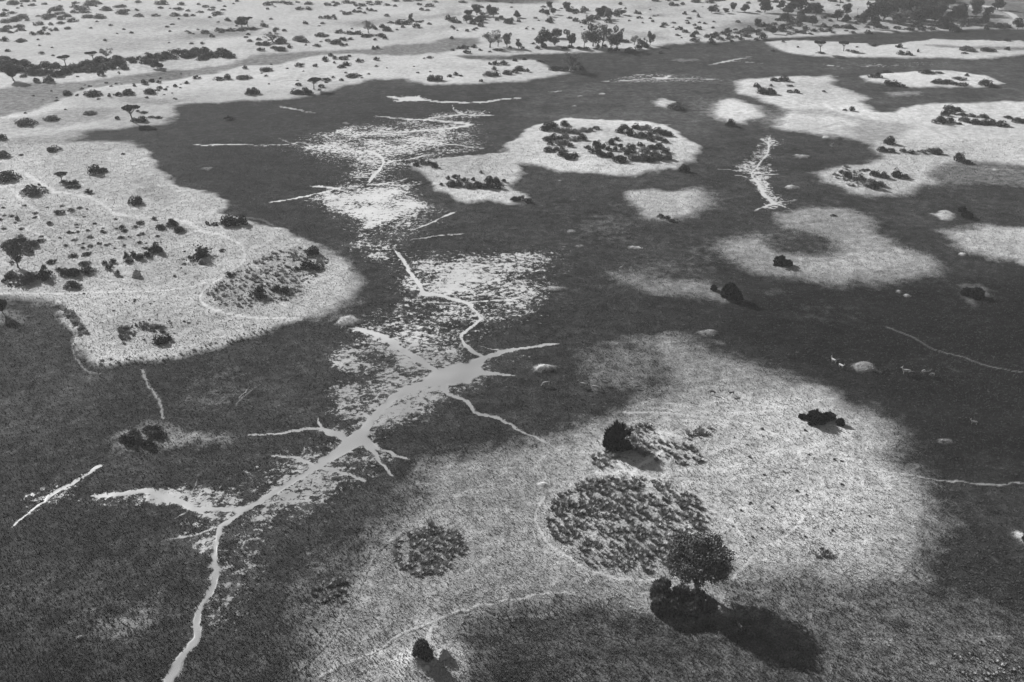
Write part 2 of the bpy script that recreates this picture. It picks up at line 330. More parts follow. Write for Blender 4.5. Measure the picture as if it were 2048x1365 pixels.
# polylines of standing water (x, y, width px)
WLINES = [
 [(318,1400,27),(340,1350,24),(365,1308,19),(392,1270,17),(402,1215,13),(425,1165,12),(427,1112,11),(441,1060,12),(480,1025,13),(540,990,15),(610,950,16),(665,915,26),(690,900,42),(720,875,44),(745,842,22),(790,795,20),(820,778,22),(860,765,26),(900,752,56),(935,740,46),(965,716,14)],
 [(965,716,9),(1000,704,8),(1040,697,6),(1120,687,3)],
 [(965,716,8),(935,695,9),(928,668,8),(960,640,7),(945,620,6),(930,605,7),(880,592,8),(850,588,14),(835,565,9),(820,545,9),(800,515,6),(790,500,5)],
 [(880,748,18),(838,722,12),(800,695,14),(760,672,14),(718,658,10)],
 [(940,743,9),(975,748,7),(1030,752,3)],
 [(890,765,14),(895,785,9),(930,803,7),(950,825,6),(990,836,4),(1018,846,2.5),(1060,868,2),(1100,888,1.6)],
 [(725,885,20),(750,905,10),(780,950,4)], [(725,878,20),(760,900,8),(790,908,6),(825,918,4)],
 [(700,885,20),(650,860,7),(570,865,4),(500,871,2)], [(690,880,10),(655,866,7),(632,840,3)],
 [(640,932,10),(600,918,6),(545,908,3)], [(620,930,8),(680,945,7),(730,962,3)],
 [(180,992,6),(240,990,12),(300,985,13),(350,1000,12),(400,1015,9),(480,1020,14)],
 [(22,1057,3),(70,1020,6),(120,985,10),(150,965,7),(200,930,2.5)],
 [(330,1079,2),(400,1070,4),(450,1050,7)], [(375,1020,3),(385,985,3),(395,958,1.5)], [(345,1038,3),(370,1020,4)],
 [(930,605,5),(980,602,4),(1050,592,3)], [(1000,700,4),(960,690,2)],
 [(775,193,2.5),(800,197,5),(822,198,9),(850,200,3.5),(880,204,2),(950,205,2.5),(1000,200,2.5),(1040,196,2)], [(790,204,3),(820,198,6),(842,191,3)],
 [(903,208,2.5),(910,220,2.5),(925,228,3),(985,231,3)], [(925,228,3),(880,234,4),(850,240,2)],
 [(745,233,1.5),(790,236,2),(830,240,4),(900,244,4.5),(940,249,6),(900,257,5),(850,262,4),(780,265,2)],
 [(562,213,2),(600,222,2),(630,227,1.2)], [(388,290,2),(410,292,3.5),(440,290,3.5),(480,290,1.8),(560,291,1.8),(600,287,2),(640,293,2.5),(700,293,3)],
 [(560,278,1.2),(597,291,2)], [(680,292,2.5),(770,280,2),(850,284,3),(900,290,3),(970,296,2)],
 [(730,300,3),(752,308,5),(770,325,5),(752,345,7),(738,365,8)], [(770,325,4),(820,318,2.5),(864,307,2)],
 [(538,405,1.5),(570,400,3.5),(620,391,3.5),(690,374,4)], [(738,368,5),(770,366,3.5),(816,358,2.5)], [(618,372,2.5),(660,376,4),(700,384,3)],
 [(822,461,3),(850,450,3.5),(880,438,3.5),(912,422,4)], [(788,457,3),(810,440,4),(838,420,4)],
 [(816,480,1.5),(860,474,2.5),(930,468,1.5)], [(590,438,0.5),(600,440,.5)],
 [(1502,345,5),(1510,362,6),(1525,382,9),(1540,402,13),(1548,408,12)], [(1545,407,5),(1570,414,3),(1585,420,1.5)], [(1508,422,2),(1540,410,4),(1590,399,1.5)],
 [(1430,338,1.2),(1480,342,2),(1510,345,3),(1560,350,1.5)], [(1505,345,4),(1520,325,3),(1536,300,3),(1540,270,4)], [(1506,365,3),(1490,352,2),(1470,350,1)],
 [(1205,164,1.5),(1250,162,2.5),(1300,158,1.5)], [(1270,149,2),(1300,152,3),(1318,157,5),(1350,149,2)], [(1318,157,3),(1380,158,1.5),(1440,161,2)], [(1300,168,1),(1318,160,2),(1330,168,1)],
 [(1420,130,1.2),(1460,121,3),(1500,115,1.5)], [(1465,122,2),(1530,128,1.2)], [(1648,130,2),(1670,132,3),(1686,137,1.5)], [(1663,132,1.5),(1672,139,1.5)],
 [(1725,134,2),(1760,130,2),(1800,132,1.5)], [(1100,185,1.2),(1125,181,3)], [(640,1000,1),(650,1000,1)],
 [(1470,1365,0.1),(1471,1365,0.1)],
 [(1880,2,8),(1915,12,8),(1960,14,7),(1995,18,8),(2020,28,11),(2046,44,13),(2110,60,14)], [(1915,12,3),(1930,18,3),(1960,22,3)], [(1985,32,2),(2020,37,2.5)],
 [(500,774,2.5),(478,800,1.5)], [(205,928,3),(182,945,3)],
]
# trodden tracks: (points, width px, strength)
PATHS = [
 ([(280,740),(292,758),(306,782),(320,800),(326,815),(329,840)],6,.55),
 ([(520,770),(490,792),(472,812)],3,.35),
 ([(110,386),(150,390),(190,400),(212,413),(230,430),(262,436),(300,436)],5,.9),
 ([(355,440),(385,452),(410,466),(445,474),(478,490),(492,506),(486,525),(460,548),(430,566),(405,585),(403,606),(425,622),(470,633),(520,639),(600,640)],5,.9),
 ([(460,548),(400,571),(340,582),(200,588),(0,589),(-300,592)],3.5,.75),
 ([(-200,340),(0,366),(25,385),(48,405),(75,430),(74,448),(52,458),(80,470),(100,482)],4,.7),
 ([(130,428),(150,442),(185,448)],3,.5),([(50,350),(110,386)],6,.6),
 ([(470,435),(520,440),(560,458),(600,482)],2.5,.35),
 ([(120,640),(142,655),(151,680),(144,705),(160,728),(178,742),(205,745)],3,.45),
 ([(640,1352),(740,1310),(800,1278),(860,1248),(950,1215),(1020,1200),(1090,1190),(1150,1188)],5,.55),
 ([(950,1215),(985,1235),(1040,1234),(1120,1222)],3,.3),
 ([(600,1345),(650,1290),(700,1215),(735,1140),(765,1095),(830,1050),(900,1005),(1010,945)],3.5,.28),
 ([(1092,995),(1073,1030),(1085,1070),(1120,1110),(1180,1145),(1250,1160),(1320,1160)],6,.5),
 ([(1073,1050),(1068,1100),(1075,1160),(1090,1190)],4,.3),
 ([(995,1120),(1003,1190)],5,.2),([(920,1190),(950,1140),(1000,1100),(1060,1060)],5,.2),
 ([(1228,925),(1248,943),(1262,948),(1262,985)],9,.9),([(1262,948),(1300,925),(1328,895),(1322,872)],9,.85),([(1248,943),(1215,952),(1185,945)],5,.7),
 ([(1322,868),(1345,875),(1360,880)],8,.4),
 ([(1262,950),(1320,968),(1380,1005),(1430,1030),(1468,1048),(1490,1080),(1503,1098)],4,.65),
 ([(1262,985),(1310,1020),(1360,1060),(1390,1080)],4,.6),([(1290,965),(1340,1000),(1400,1050)],3,.5),
 ([(1250,828),(1350,830),(1450,842),(1530,862),(1580,885),(1603,930),(1620,975),(1615,1025),(1580,1065),(1540,1092),(1500,1120),(1460,1160)],5,.45),
 ([(1300,800),(1400,825),(1480,850),(1560,872)],3,.35),([(1640,900),(1640,960),(1660,990)],5,.3),([(1700,870),(1705,930),(1690,1010),(1680,1120)],6,.3),([(1740,880),(1715,960),(1710,1110)],5,.25),
 ([(1660,1000),(1670,1060),(1660,1120)],5,.3),([(1560,990),(1500,1030),(1470,1070)],4,.25),
 ([(1690,935),(1760,945),(1830,955),(1900,963),(1960,967),(2048,967),(2300,966)],3,.6),
 ([(1778,655),(1830,678),(1870,697),(1930,715),(1985,735),(2048,745)],2.2,.45),
 ([(1060,868),(1125,905)],2.5,.4),
 ([(1920,-10),(1990,3),(2048,6)],2,.3),
 ([(870,1232),(862,1262),(858,1290)],16,.35),
 ([(1000,1250),(1200,1250)],2,.1),
]
DARKLINES = [([(1700,738),(1760,744),(1800,744),(1860,754),(1920,756),(2000,750)],2.5,.5),([(640,1358),(740,1316),(860,1255),(950,1221)],3,.35),
 ([(603,1348),(653,1292),(703,1217),(739,1142),(769,1098),(834,1053)],2.5,.45),([(420,610),(480,628),(560,640)],2,.3),
 ([(290,1075),(240,1140)],3,.2),([(210,790),(230,830)],6,.15),([(1020,1005),(1060,1060)],2,.0),([(180,770),(215,815)],8,.2),
 ([(1840,990),(1850,1060),(1830,1130),(1760,1190)],3,.25),([(980,1240),(1160,1235),(1290,1250)],3,.25)]
TRAILS = []
_tr = random.Random(21)
def trails(x0, y0, x1, y1, n, ln, w, st, dark):
    """animal trails: long gently bending lines trodden through the grass"""
    for _ in range(n):
        x, y = _tr.uniform(x0, x1), _tr.uniform(y0, y1); a = _tr.choice([-.35, -.2, .1, .35, .8, 1.5, 2.2, 2.6]) + _tr.uniform(-.25, .25); b = _tr.uniform(-.12, .12); P = []
        for k in range(_tr.randint(5, 9)):
            
            if x > 1780 and not dark: break
            P.append((x, y)); x += ln * math.cos(a); y += ln * math.sin(a) * .62; a += b + _tr.uniform(-.12, .12)
        if len(P) > 2: (DARKLINES if dark else TRAILS).append((P, _tr.uniform(*w), _tr.uniform(*st)))
trails(1080, 800, 1760, 1150, 44, 38, (1.6, 3.2), (.3, .75), False)
trails(760, 950, 1200, 1340, 22, 40, (1.6, 3.2), (.22, .6), False)
trails(700, 900, 1800, 1340, 26, 44, (1.6, 2.8), (.12, .35), True)
trails(20, 750, 650, 1340, 22, 46, (2, 4), (.15, .35), True)
trails(20, 640, 650, 900, 10, 30, (2, 4), (.15, .35), True)
trails(560, 330, 1250, 480, 10, 30, (1.5, 3), (.15, .3), True)
trails(1200, 450, 2040, 700, 14, 34, (1.5, 3), (.12, .3), True)
trails(200, 460, 560, 640, 14, 18, (1.2, 2.2), (.2, .4), False)
trails(0, 340, 420, 560, 16, 24, (1.2, 2.2), (.2, .5), False)
trails(1050, 240, 2040, 380, 14, 26, (1.2, 2), (.12, .3), True)
# tone of the green grass: (polygon, tone multiplier, softness m)
TONE = [
 ([(-900,-200),(3000,-200),(3000,60),(1300,90),(960,110),(500,120),(-900,150)], .82, 25),
 ([(1000,225),(1420,225),(1420,360),(1050,420),(820,420),(820,310)], 1.25, 3),
 ([(1640,200),(2300,200),(2300,330),(1640,380)], 1.1, 5),
 ([(1000,180),(1700,120),(2500,110),(2500,200),(1500,260),(1100,235)], 1.5, 20),
 ([(100,190),(1000,170),(1050,340),(640,420),(500,440),(300,320)], .62, 14),
 ([(960,1230),(1300,1230),(1600,1330),(1500,1600),(960,1600)], .75, 8),
 ([(1500,560),(2500,540),(2500,960),(1860,960),(1800,860),(1700,790),(1560,740),(1440,690),(1430,620)], .33, 14),
 ([(1880,600),(2500,600),(2500,720),(1990,720),(1900,660)], .72, 8),
 ([(1280,560),(1500,590),(1500,680),(1250,680)], .8, 10),
 ([(-600,950),(700,950),(600,1400),(-600,1500)], 1.4, 12),
 ([(-600,620),(150,640),(200,760),(600,740),(640,850),(300,950),(-600,950)], 1.25, 10),
 ([(780,860),(1000,800),(1250,800),(1180,850),(980,905),(880,915),(800,950),(720,980)], .85, 5),
 ([(560,640),(700,620),(760,560),(700,500),(760,480),(1150,470),(1200,560),(1130,680),(1000,660),(720,650)], .9, 8),
]
# sky reflection painted into the water colour: (polygon, brightness multiplier, softness m)
SKY_SHEEN = [
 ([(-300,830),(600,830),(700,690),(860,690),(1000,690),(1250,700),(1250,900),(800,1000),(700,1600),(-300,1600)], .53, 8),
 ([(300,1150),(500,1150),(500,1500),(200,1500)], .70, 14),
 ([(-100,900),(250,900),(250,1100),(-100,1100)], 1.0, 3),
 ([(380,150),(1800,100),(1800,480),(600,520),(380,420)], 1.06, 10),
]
 
SCRUB = [
 ([(-300,405),(60,400),(180,410),(300,450),(360,470),(360,500),(300,520),(120,520),(-300,540)], .9, 6),
 ([(-300,200),(0,195),(300,200),(320,230),(100,262),(-300,270)], .3, 8),
 ([(420,610),(415,582),(475,545),(520,512),(600,497),(662,507),(655,535),(612,572),(580,602),(490,622)], .8, 2),
 ([(1090,1030),(1110,1000),(1180,960),(1260,960),(1330,960),(1400,1000),(1425,1050),(1420,1100),(1340,1140),(1250,1150),(1170,1135),(1110,1090)], .7, 2),
 ([(1180,910),(1240,850),(1310,850),(1320,880),(1300,920),(1200,945)], .7, 2),
 ([(780,1110),(800,1075),(860,1050),(920,1065),(935,1100),(905,1140),(850,1160),(790,1140)], .7, 2),
 ([(1340,900),(1500,850),(1600,880),(1600,1040),(1480,1060),(1400,980)], .3, 5),
 ([(235,655),(290,645),(350,665),(345,690),(250,695)], .5, 2),
 ([(130,620),(160,640),(175,665),(158,680),(140,650)], .8, 1.5),
 ([(440,470),(600,480),(700,520),(690,600),(560,650),(300,720),(220,735),(200,640),(420,560)], .25, 5),
 ([(1690,330),(1900,330),(1850,380),(1700,380)], .3, 3),
]

# ------------------------------------------------------------------ the ground sheet
def build_ground():
    ys = [-2500, -900, -300, -60, 40, 80, 96, 103]
    y = 106.0
    while y < 1000:
        ys.append(y)
        ang = math.atan2(H, y)
        px = (math.hypot(y, H) / 950.0)
        y += min(max(px / math.sin(ang) * .95, .2), 6.5)
    ys += [1010, 1030, 1060, 1100, 1160, 1250, 1400, 1600, 1900, 2400, 3200, 4200, 5600]
    ys = np.array(ys)
    hw = 1024 / FPX * (np.maximum(ys, 60) * CP + H * SP)
    nfine = 1060
    u = np.concatenate([[-40, -22, -12, -7, -4.5, -3.2, -2.4, -1.9, -1.6, -1.4, -1.3, -1.22, -1.17], np.linspace(-1.13, 1.13, nfine), [1.17, 1.22, 1.3, 1.4, 1.6, 1.9, 2.4, 3.2, 4.5, 7, 12, 22, 40]])
    X = np.outer(hw, u); Y = np.repeat(ys[:, None], len(u), 1)
    sh = X.shape
    X = X.ravel(); Y = Y.ravel()
    # natural unevenness of every traced edge, in metres
    wx = X + (fbm(X / 30 + 3, Y / 30, 2) - .5) * 5 + (fbm(X / 9, Y / 9, 4) - .5) * 8 + (fbm(X / 2.2 + 40, Y / 2.2, 2) - .5) * 1.6
    wy = Y + (fbm(X / 9 + 90, Y / 9 + 31, 4) - .5) * 8 + (fbm(X / 2.2, Y / 2.2 + 77, 2) - .5) * 1.8
    lx = X + (fbm(X / 6 + 11, Y / 6, 2) - .5) * 1.6 + (fbm(X / 1.3 + 11, Y / 1.3, 2) - .5) * .7
    ly = Y + (fbm(X / 6, Y / 6 + 23, 2) - .5) * 2.0 + (fbm(X / 1.3, Y / 1.3 + 23, 2) - .5) * .9
    def polymask(pts, soft, wx=wx, wy=wy):
        p = np.array([at(a, max(b, -230)) for a, b in pts])
        m = soft * 2 + 2
        idx = np.nonzero((wx > p[:, 0].min() - m) & (wx < p[:, 0].max() + m) & (wy > p[:, 1].min() - m) & (wy < p[:, 1].max() + m))[0]
        x = wx[idx]; y = wy[idx]
        d2 = np.full(len(idx), 1e12); ins = np.zeros(len(idx), bool)
        for i in range(len(p)):
            ax, ay = p[i]; bx, by = p[(i + 1) % len(p)]
            ex, ey = bx - ax, by - ay; L = ex * ex + ey * ey + 1e-9
            t = np.clip(((x - ax) * ex + (y - ay) * ey) / L, 0, 1)
            d2 = np.minimum(d2, (x - ax - t * ex) ** 2 + (y - ay - t * ey) ** 2)
            c = ((ay > y) != (by > y)) & (x < (bx - ax) * (y - ay) / (by - ay + 1e-12) + ax)
            ins ^= c
        sd = np.sqrt(d2) * np.where(ins, 1, -1)
        return idx, sstep(-soft, soft, sd)
    def linemask(pts, ws, soft=1.0, minw=.0, wx=lx, wy=ly):
        out_i = []; out_m = []
        P = [at(a, b) for a, b in pts]
        W = [max(w * depth_of(p[1]) / FPX * .5, minw, .0003 * depth_of(p[1])) for w, p in zip(ws, P)]
        for i in range(len(P) - 1):
            (ax, ay), (bx, by) = P[i], P[i + 1]
            m = max(W[i], W[i + 1]) * 8 + 6
            idx = np.nonzero((wx > min(ax, bx) - m) & (wx < max(ax, bx) + m) & (wy > min(ay, by) - m) & (wy < max(ay, by) + m))[0]
            x = wx[idx]; y = wy[idx]; ex, ey = bx - ax, by - ay; L = ex * ex + ey * ey + 1e-9
            t = np.clip(((x - ax) * ex + (y - ay) * ey) / L, 0, 1)
            pa, pb = pts[i], pts[i + 1]; hz_ = (pb[0] - pa[0]) ** 2 / ((pb[0] - pa[0]) ** 2 + (pb[1] - pa[1]) ** 2 + 1e-6)
            sa = H / math.hypot(H, (ay + by) / 2); k = 1 + (1 / sa - 1) * hz_ * (abs(ex) / math.sqrt(L))
            floor_ = .5 * math.hypot(H, (ay + by) / 2) / 950 / (sa if hz_ > .5 else 1)
            d = np.hypot(x - ax - t * ex, y - ay - t * ey); w = np.maximum((W[i] + (W[i + 1] - W[i]) * t) * k * .62, 1e-3); st = np.minimum(1, (w / floor_)) ** .8; w = np.maximum(w, floor_ * .8)
            out_i.append(idx); out_m.append((1 - sstep(w * .7, w * 1.3 + soft * .2, d)) * st)
        return out_i, out_m
    n = len(X)
    dry = np.zeros(n); wet = np.zeros(n); path = np.zeros(n); tone = np.ones(n); scrub = np.zeros(n); z = np.zeros(n); sky_sheen = np.ones(n); film = np.zeros(n)
    for pts, val, soft, op in DRY:
        if len(pts) < 3: continue
        far = max(1, depth_of(at(0, np.mean([max(q[1], -100) for q in pts]))[1]) / 420)
        i, m = polymask(pts, soft * far ** .7)
        dry[i] += (val - dry[i]) * m * op
    for cx, cy, w, h, val, rise in MOUNDS:
        gx, gy = at(cx, cy); r = w * depth_of(gy) / FPX / 2
        ry = (at(cx, cy - h / 2)[1] - at(cx, cy + h / 2)[1]) / 2
        q = np.sqrt(((X - gx) / r) ** 2 + ((Y - gy) / ry) ** 2) + (fbm(X / 2.5 + cx, Y / 2.5, 4) - .5) * 1.3
        m = (1 - sstep(.35, 1.25, q)) * (.7 + .5 * fbm(X / .8, Y / .8, 2))
        dry = dry + (np.maximum(val, dry) - dry) * m
        if val >= .9: path = np.maximum(path, m * .15)
        z += rise * np.exp(-((X - gx) ** 2 / (r * r) + (Y - gy) ** 2 / (ry * ry)) * 1.6)
    for pts, val, soft in WET:
        i, m = polymask(pts, soft); m = m * (.45 + 1.1 * fbm(X[i] / 9, Y[i] / 7, 4))
        wet[i] = np.maximum(wet[i], val * .80 * m)
    rw = random.Random(3)
    def wander(L, jit=.10, taper=True):
        """round the corners of a polyline, let it wander a little and run out at its ends"""
        out = []; n_ = len(L)
        for i in range(n_ - 1):
            p0, p1, p2, p3 = L[max(i - 1, 0)], L[i], L[i + 1], L[min(i + 2, n_ - 1)]
            seg = math.hypot(p2[0] - p1[0], p2[1] - p1[1]); k = max(1, int(seg / 9))
            nx, ny = -(p2[1] - p1[1]) / (seg + 1e-6), (p2[0] - p1[0]) / (seg + 1e-6)
            for j in range(k):
                t = j / k; q = [.5 * (2 * p1[c] + (p2[c] - p0[c]) * t + (2 * p0[c] - 5 * p1[c] + 4 * p2[c] - p3[c]) * t * t + (3 * p1[c] - p0[c] - 3 * p2[c] + p3[c]) * t ** 3) for c in range(len(p1))]
                o = rw.uniform(-1, 1) * jit * 9 * (.6 if p1[1] < 320 else 1) if (i or j) else 0; q[0] += nx * o; q[1] += ny * o
                if len(q) > 2: q[2] = max(.3, q[2] * rw.uniform(.7, 1.3))
                out.append(tuple(q))
        out.append(tuple(L[-1]))
        if taper and len(out[0]) > 2:
            for a in (0, -1):
                if out[a][2] < 9 and out[a][1] < 1350: out[a] = (*out[a][:2], out[a][2] * .2); 
        return out
    for L in WLINES:
        L = wander(L)
        for i, m in zip(*linemask([(a, b) for a, b, c in L], [c for a, b, c in L])):
            film[i] = np.maximum(film[i], m * (.62 if max(q[2] for q in L) < 7.5 else 1.))
        # thin halo of drowned tufts beside every channel
        for i, m in zip(*linemask([(a, b) for a, b, c in L], [c * 2.0 + 2 for a, b, c in L], 3)):
            wet[i] = np.maximum(wet[i], m * .42 * min(1., max(q[2] for q in L) / 8))
    PTH = [(wander(p, .05, False), w, s) for p, w, s in PATHS]
    for pts, w, s in PTH:
        for i, m in zip(*linemask(pts, [w] * len(pts), .5, .12, X + (lx - X) * .8, Y + (ly - Y) * .8)):
            path[i] = np.maximum(path[i], m * s * (.62 if pts[0][0] < 620 else .68))
    for pts, w, s in [(wander(p, .05, False), w, s) for p, w, s in DARKLINES]:
        for i, m in zip(*linemask(pts, [w] * len(pts), .5, .12, X + (lx - X) * .8, Y + (ly - Y) * .8)):
            tone[i] *= 1 - m * s; dry[i] *= 1 - m * s * .6
    for pts, w, s in [(wander(p, .05, False), w, s) for p, w, s in TRAILS]:
        for i, m in zip(*linemask(pts, [w] * len(pts), .5, .12, X + (lx - X) * .8, Y + (ly - Y) * .8)):
            path[i] = np.maximum(path[i], m * s * .62 * sstep(.35, .65, dry[i]))
    # each wheel of a vehicle leaves its own rut: a grassy strip runs down the middle
    for pts, w, s in PTH:
        if w >= 5 and s > .85 and pts[0][0] < 600:
            for i, m in zip(*linemask(pts, [w * .33] * len(pts), .2, .1, X + (lx - X) * .8, Y + (ly - Y) * .8)):
                path[i] *= 1 - m * .75
    for pts, v, soft in TONE:
        i, m = polymask(pts, soft); tone[i] *= 1 + (v - 1) * m
    for pts, v, soft in SKY_SHEEN:
        i, m = polymask(pts, soft); sky_sheen[i] *= 1 + (v - 1) * m
    for pts, v, soft in SCRUB:
        i, m = polymask(pts, soft); scrub[i] = np.maximum(scrub[i], v * m)
    wet *= (1 - np.clip(dry * 1.3 - .5, 0, 1) * (np.abs(X) < 1e9) * (wet < .9))
    tone *= (.72 + .56 * fbm(X / 40, Y / 40, 4)) * (.8 + .4 * fbm(X / 13 + 60, Y / 13, 4))
    tone *= .9 + .2 * fbm(X / 5, Y / 11, 3)
    dry = dry * (.86 + .28 * fbm(X / 16 + 5, Y / 16, 4)) + (fbm(X / 22 + 9, Y / 22, 4) - .42) * .16 * (dry < .3)
    dry -= np.where(Y > 430, sstep(430, 560, Y) * .5 * np.clip(fbm(X / 55 + 3, Y / 75, 4) - .50, 0, 1) * 1.6, 0)
    dry = np.clip(dry, 0, 1.1)
    # gentle relief: dry islands stand a little higher; low waves everywhere
    z += .5 * np.clip(dry, 0, 1) + (fbm(X / 14, Y / 14, 3) - .5) * .7 + (fbm(X / 3, Y / 3, 2) - .5) * .22
    z -= .08 * np.clip(wet, 0, 1) + .04 * path
    z -= np.maximum(film, sstep(.5, .9, wet)) * (fbm(X / 3, Y / 3, 2) - .5) * .22
    nr, nc = sh
    r = np.arange((nr - 1) * (nc - 1)); a = (r // (nc - 1)) * nc + r % (nc - 1)
    F = np.stack([a, a + 1, a + 1 + nc, a + nc], 1)
    V = np.stack([X, Y, z], 1)
    fw = film[F].mean(1) > .8; fp = (path[F].mean(1) > .30) & ~fw
    attrs = dict(sky_sheen=sky_sheen, film=film, dry=dry, wet=wet, path=path, tone=tone, scrub=scrub)
    for name, sel in (('ground', ~fw & ~fp), ('shallow_water', fw), ('dirt_track', fp)):
        f = F[sel]; used, inv = np.unique(f, return_inverse=True)
        me = np_mesh(name, V[used], inv.reshape(f.shape), True)
        for k, v in attrs.items():
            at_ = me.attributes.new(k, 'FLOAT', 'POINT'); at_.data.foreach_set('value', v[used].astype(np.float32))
        o = link(name, me, None, M_GROUND); tagp(o, kind='structure')
    return X, Y, z, sh, ys, u, hw, dry - 10 * ((film > .15) | (path > .22) | (wet > .45))
GX, GY, GZ, GSH, GYS, GU, GHW, GDRY = build_ground()
GZ2 = GZ.reshape(GSH)
def zat(x, y):
    i = min(max(int(np.searchsorted(GYS, y)), 0), GSH[0] - 1)
    j = min(max(int(np.searchsorted(GU, x / GHW[i])), 0), GSH[1] - 1)
    return float(GZ2[i, j])

# ------------------------------------------------------------------ plants
def leaf_cloud(pts, nrm, size, rng, flat=.5):
    """many small leaf-sized faces, one per point"""
    n = len(pts)
    d = rng.normal(size=(n, 3)) * (1 - flat) + nrm * flat; d /= np.linalg.norm(d, axis=1)[:, None] + 1e-9
    t = np.cross(d, rng.normal(size=(n, 3))); t /= np.linalg.norm(t, axis=1)[:, None] + 1e-9
    b = np.cross(d, t); s = (size * rng.uniform(.55, 1.3, n))[:, None]
    q = np.stack([pts - t * s, pts - b * s * .6, pts + t * s, pts + b * s * .6], 1).reshape(-1, 3)
    return q, np.arange(n * 4).reshape(n, 4)
def lobed(rng, lobes, n, size, shell=.75):
    c = np.array([l[:3] for l in lobes]); r = np.array([l[3] for l in lobes]); sq = np.array([l[4] if len(l) > 4 else .8 for l in lobes])
    k = rng.choice(len(lobes), n, p=r ** 2 / np.sum(r ** 2))
    d = rng.normal(size=(n, 3)); d /= np.linalg.norm(d, axis=1)[:, None]
    rad = r[k] * (shell + (1.06 - shell) * rng.rand(n) ** .6) * (1 + .18 * np.sin(d[:, 0] * 7 + k) * np.cos(d[:, 1] * 6))
    p = c[k] + d * rad[:, None] * np.stack([np.ones(n), np.ones(n), sq[k]], 1)
    return p, d
def shrub_mesh(seed, n=1000, size=.085, spread=.62, core=True):
    rng = np.random.RandomState(seed); lobes = []
    for i in range(rng.randint(6, 11)):
        a = rng.rand() * 6.283; q = spread * rng.rand() ** .6; r = rng.uniform(.26, .46) * (1.15 - q * .5)
        lobes.append((q * math.cos(a), q * math.sin(a), (1 - r * .85) * (1 - q ** 1.6 * .75) * rng.uniform(.55, 1.0), r, .85))
    for i in range(6):
        a = i * 1.047 + rng.rand(); lobes.append((.62 * math.cos(a) * rng.uniform(.8, 1.1), .62 * math.sin(a) * rng.uniform(.8, 1.1), .2, .34, .7))
    p, d = lobed(rng, lobes, n, size); p[:, 2] = np.maximum(p[:, 2], -.02)
    v, f = leaf_cloud(p, d, size, rng)
    return np_mesh('shrub_leaves', v, f)
def sprig_mesh(seed, n=900):
    """open, twiggy bush: leaves strung along radiating stems"""
    rng = np.random.RandomState(seed); P = []; D = []
    for i in range(34):
        a = rng.rand() * 6.283; e = rng.uniform(.15, 1.45); L = rng.uniform(.6, 1.05)
        dr = np.array([math.cos(a) * math.cos(e), math.sin(a) * math.cos(e), math.sin(e)])
        t = rng.rand(n // 34) ** .7
        P.append(dr * (t * L)[:, None] + rng.normal(size=(len(t), 3)) * .07); D.append(np.repeat(dr[None], len(t), 0))
    P = np.concatenate(P); D = np.concatenate(D); P[:, 2] = np.abs(P[:, 2])
    v, f = leaf_cloud(P, D, .08, rng, .3); return np_mesh('shrub_leaves', v, f)
def tube_mesh(paths, name='wood', seg=7):
    V = []; F = []; b = 0
    for pts in paths:
        pts = [(np.array(p[:3], float), p[3]) for p in pts]
        for i, (p, r) in enumerate(pts):
            q = pts[min(i + 1, len(pts) - 1)][0] - pts[max(i - 1, 0)][0]; q /= np.linalg.norm(q) + 1e-9
            s = np.cross(q, [.3, .9, .1]); s /= np.linalg.norm(s); t = np.cross(q, s)
            for k in range(seg):
                a = 6.283185 * k / seg; V.append(p + (s * math.cos(a) + t * math.sin(a)) * r)
        for i in range(len(pts) - 1):
            for k in range(seg):
                F.append((b + i * seg + k, b + i * seg + (k + 1) % seg, b + (i + 1) * seg + (k + 1) % seg, b + (i + 1) * seg + k))
        b += seg * len(pts)
    return np_mesh(name, V, F, True)
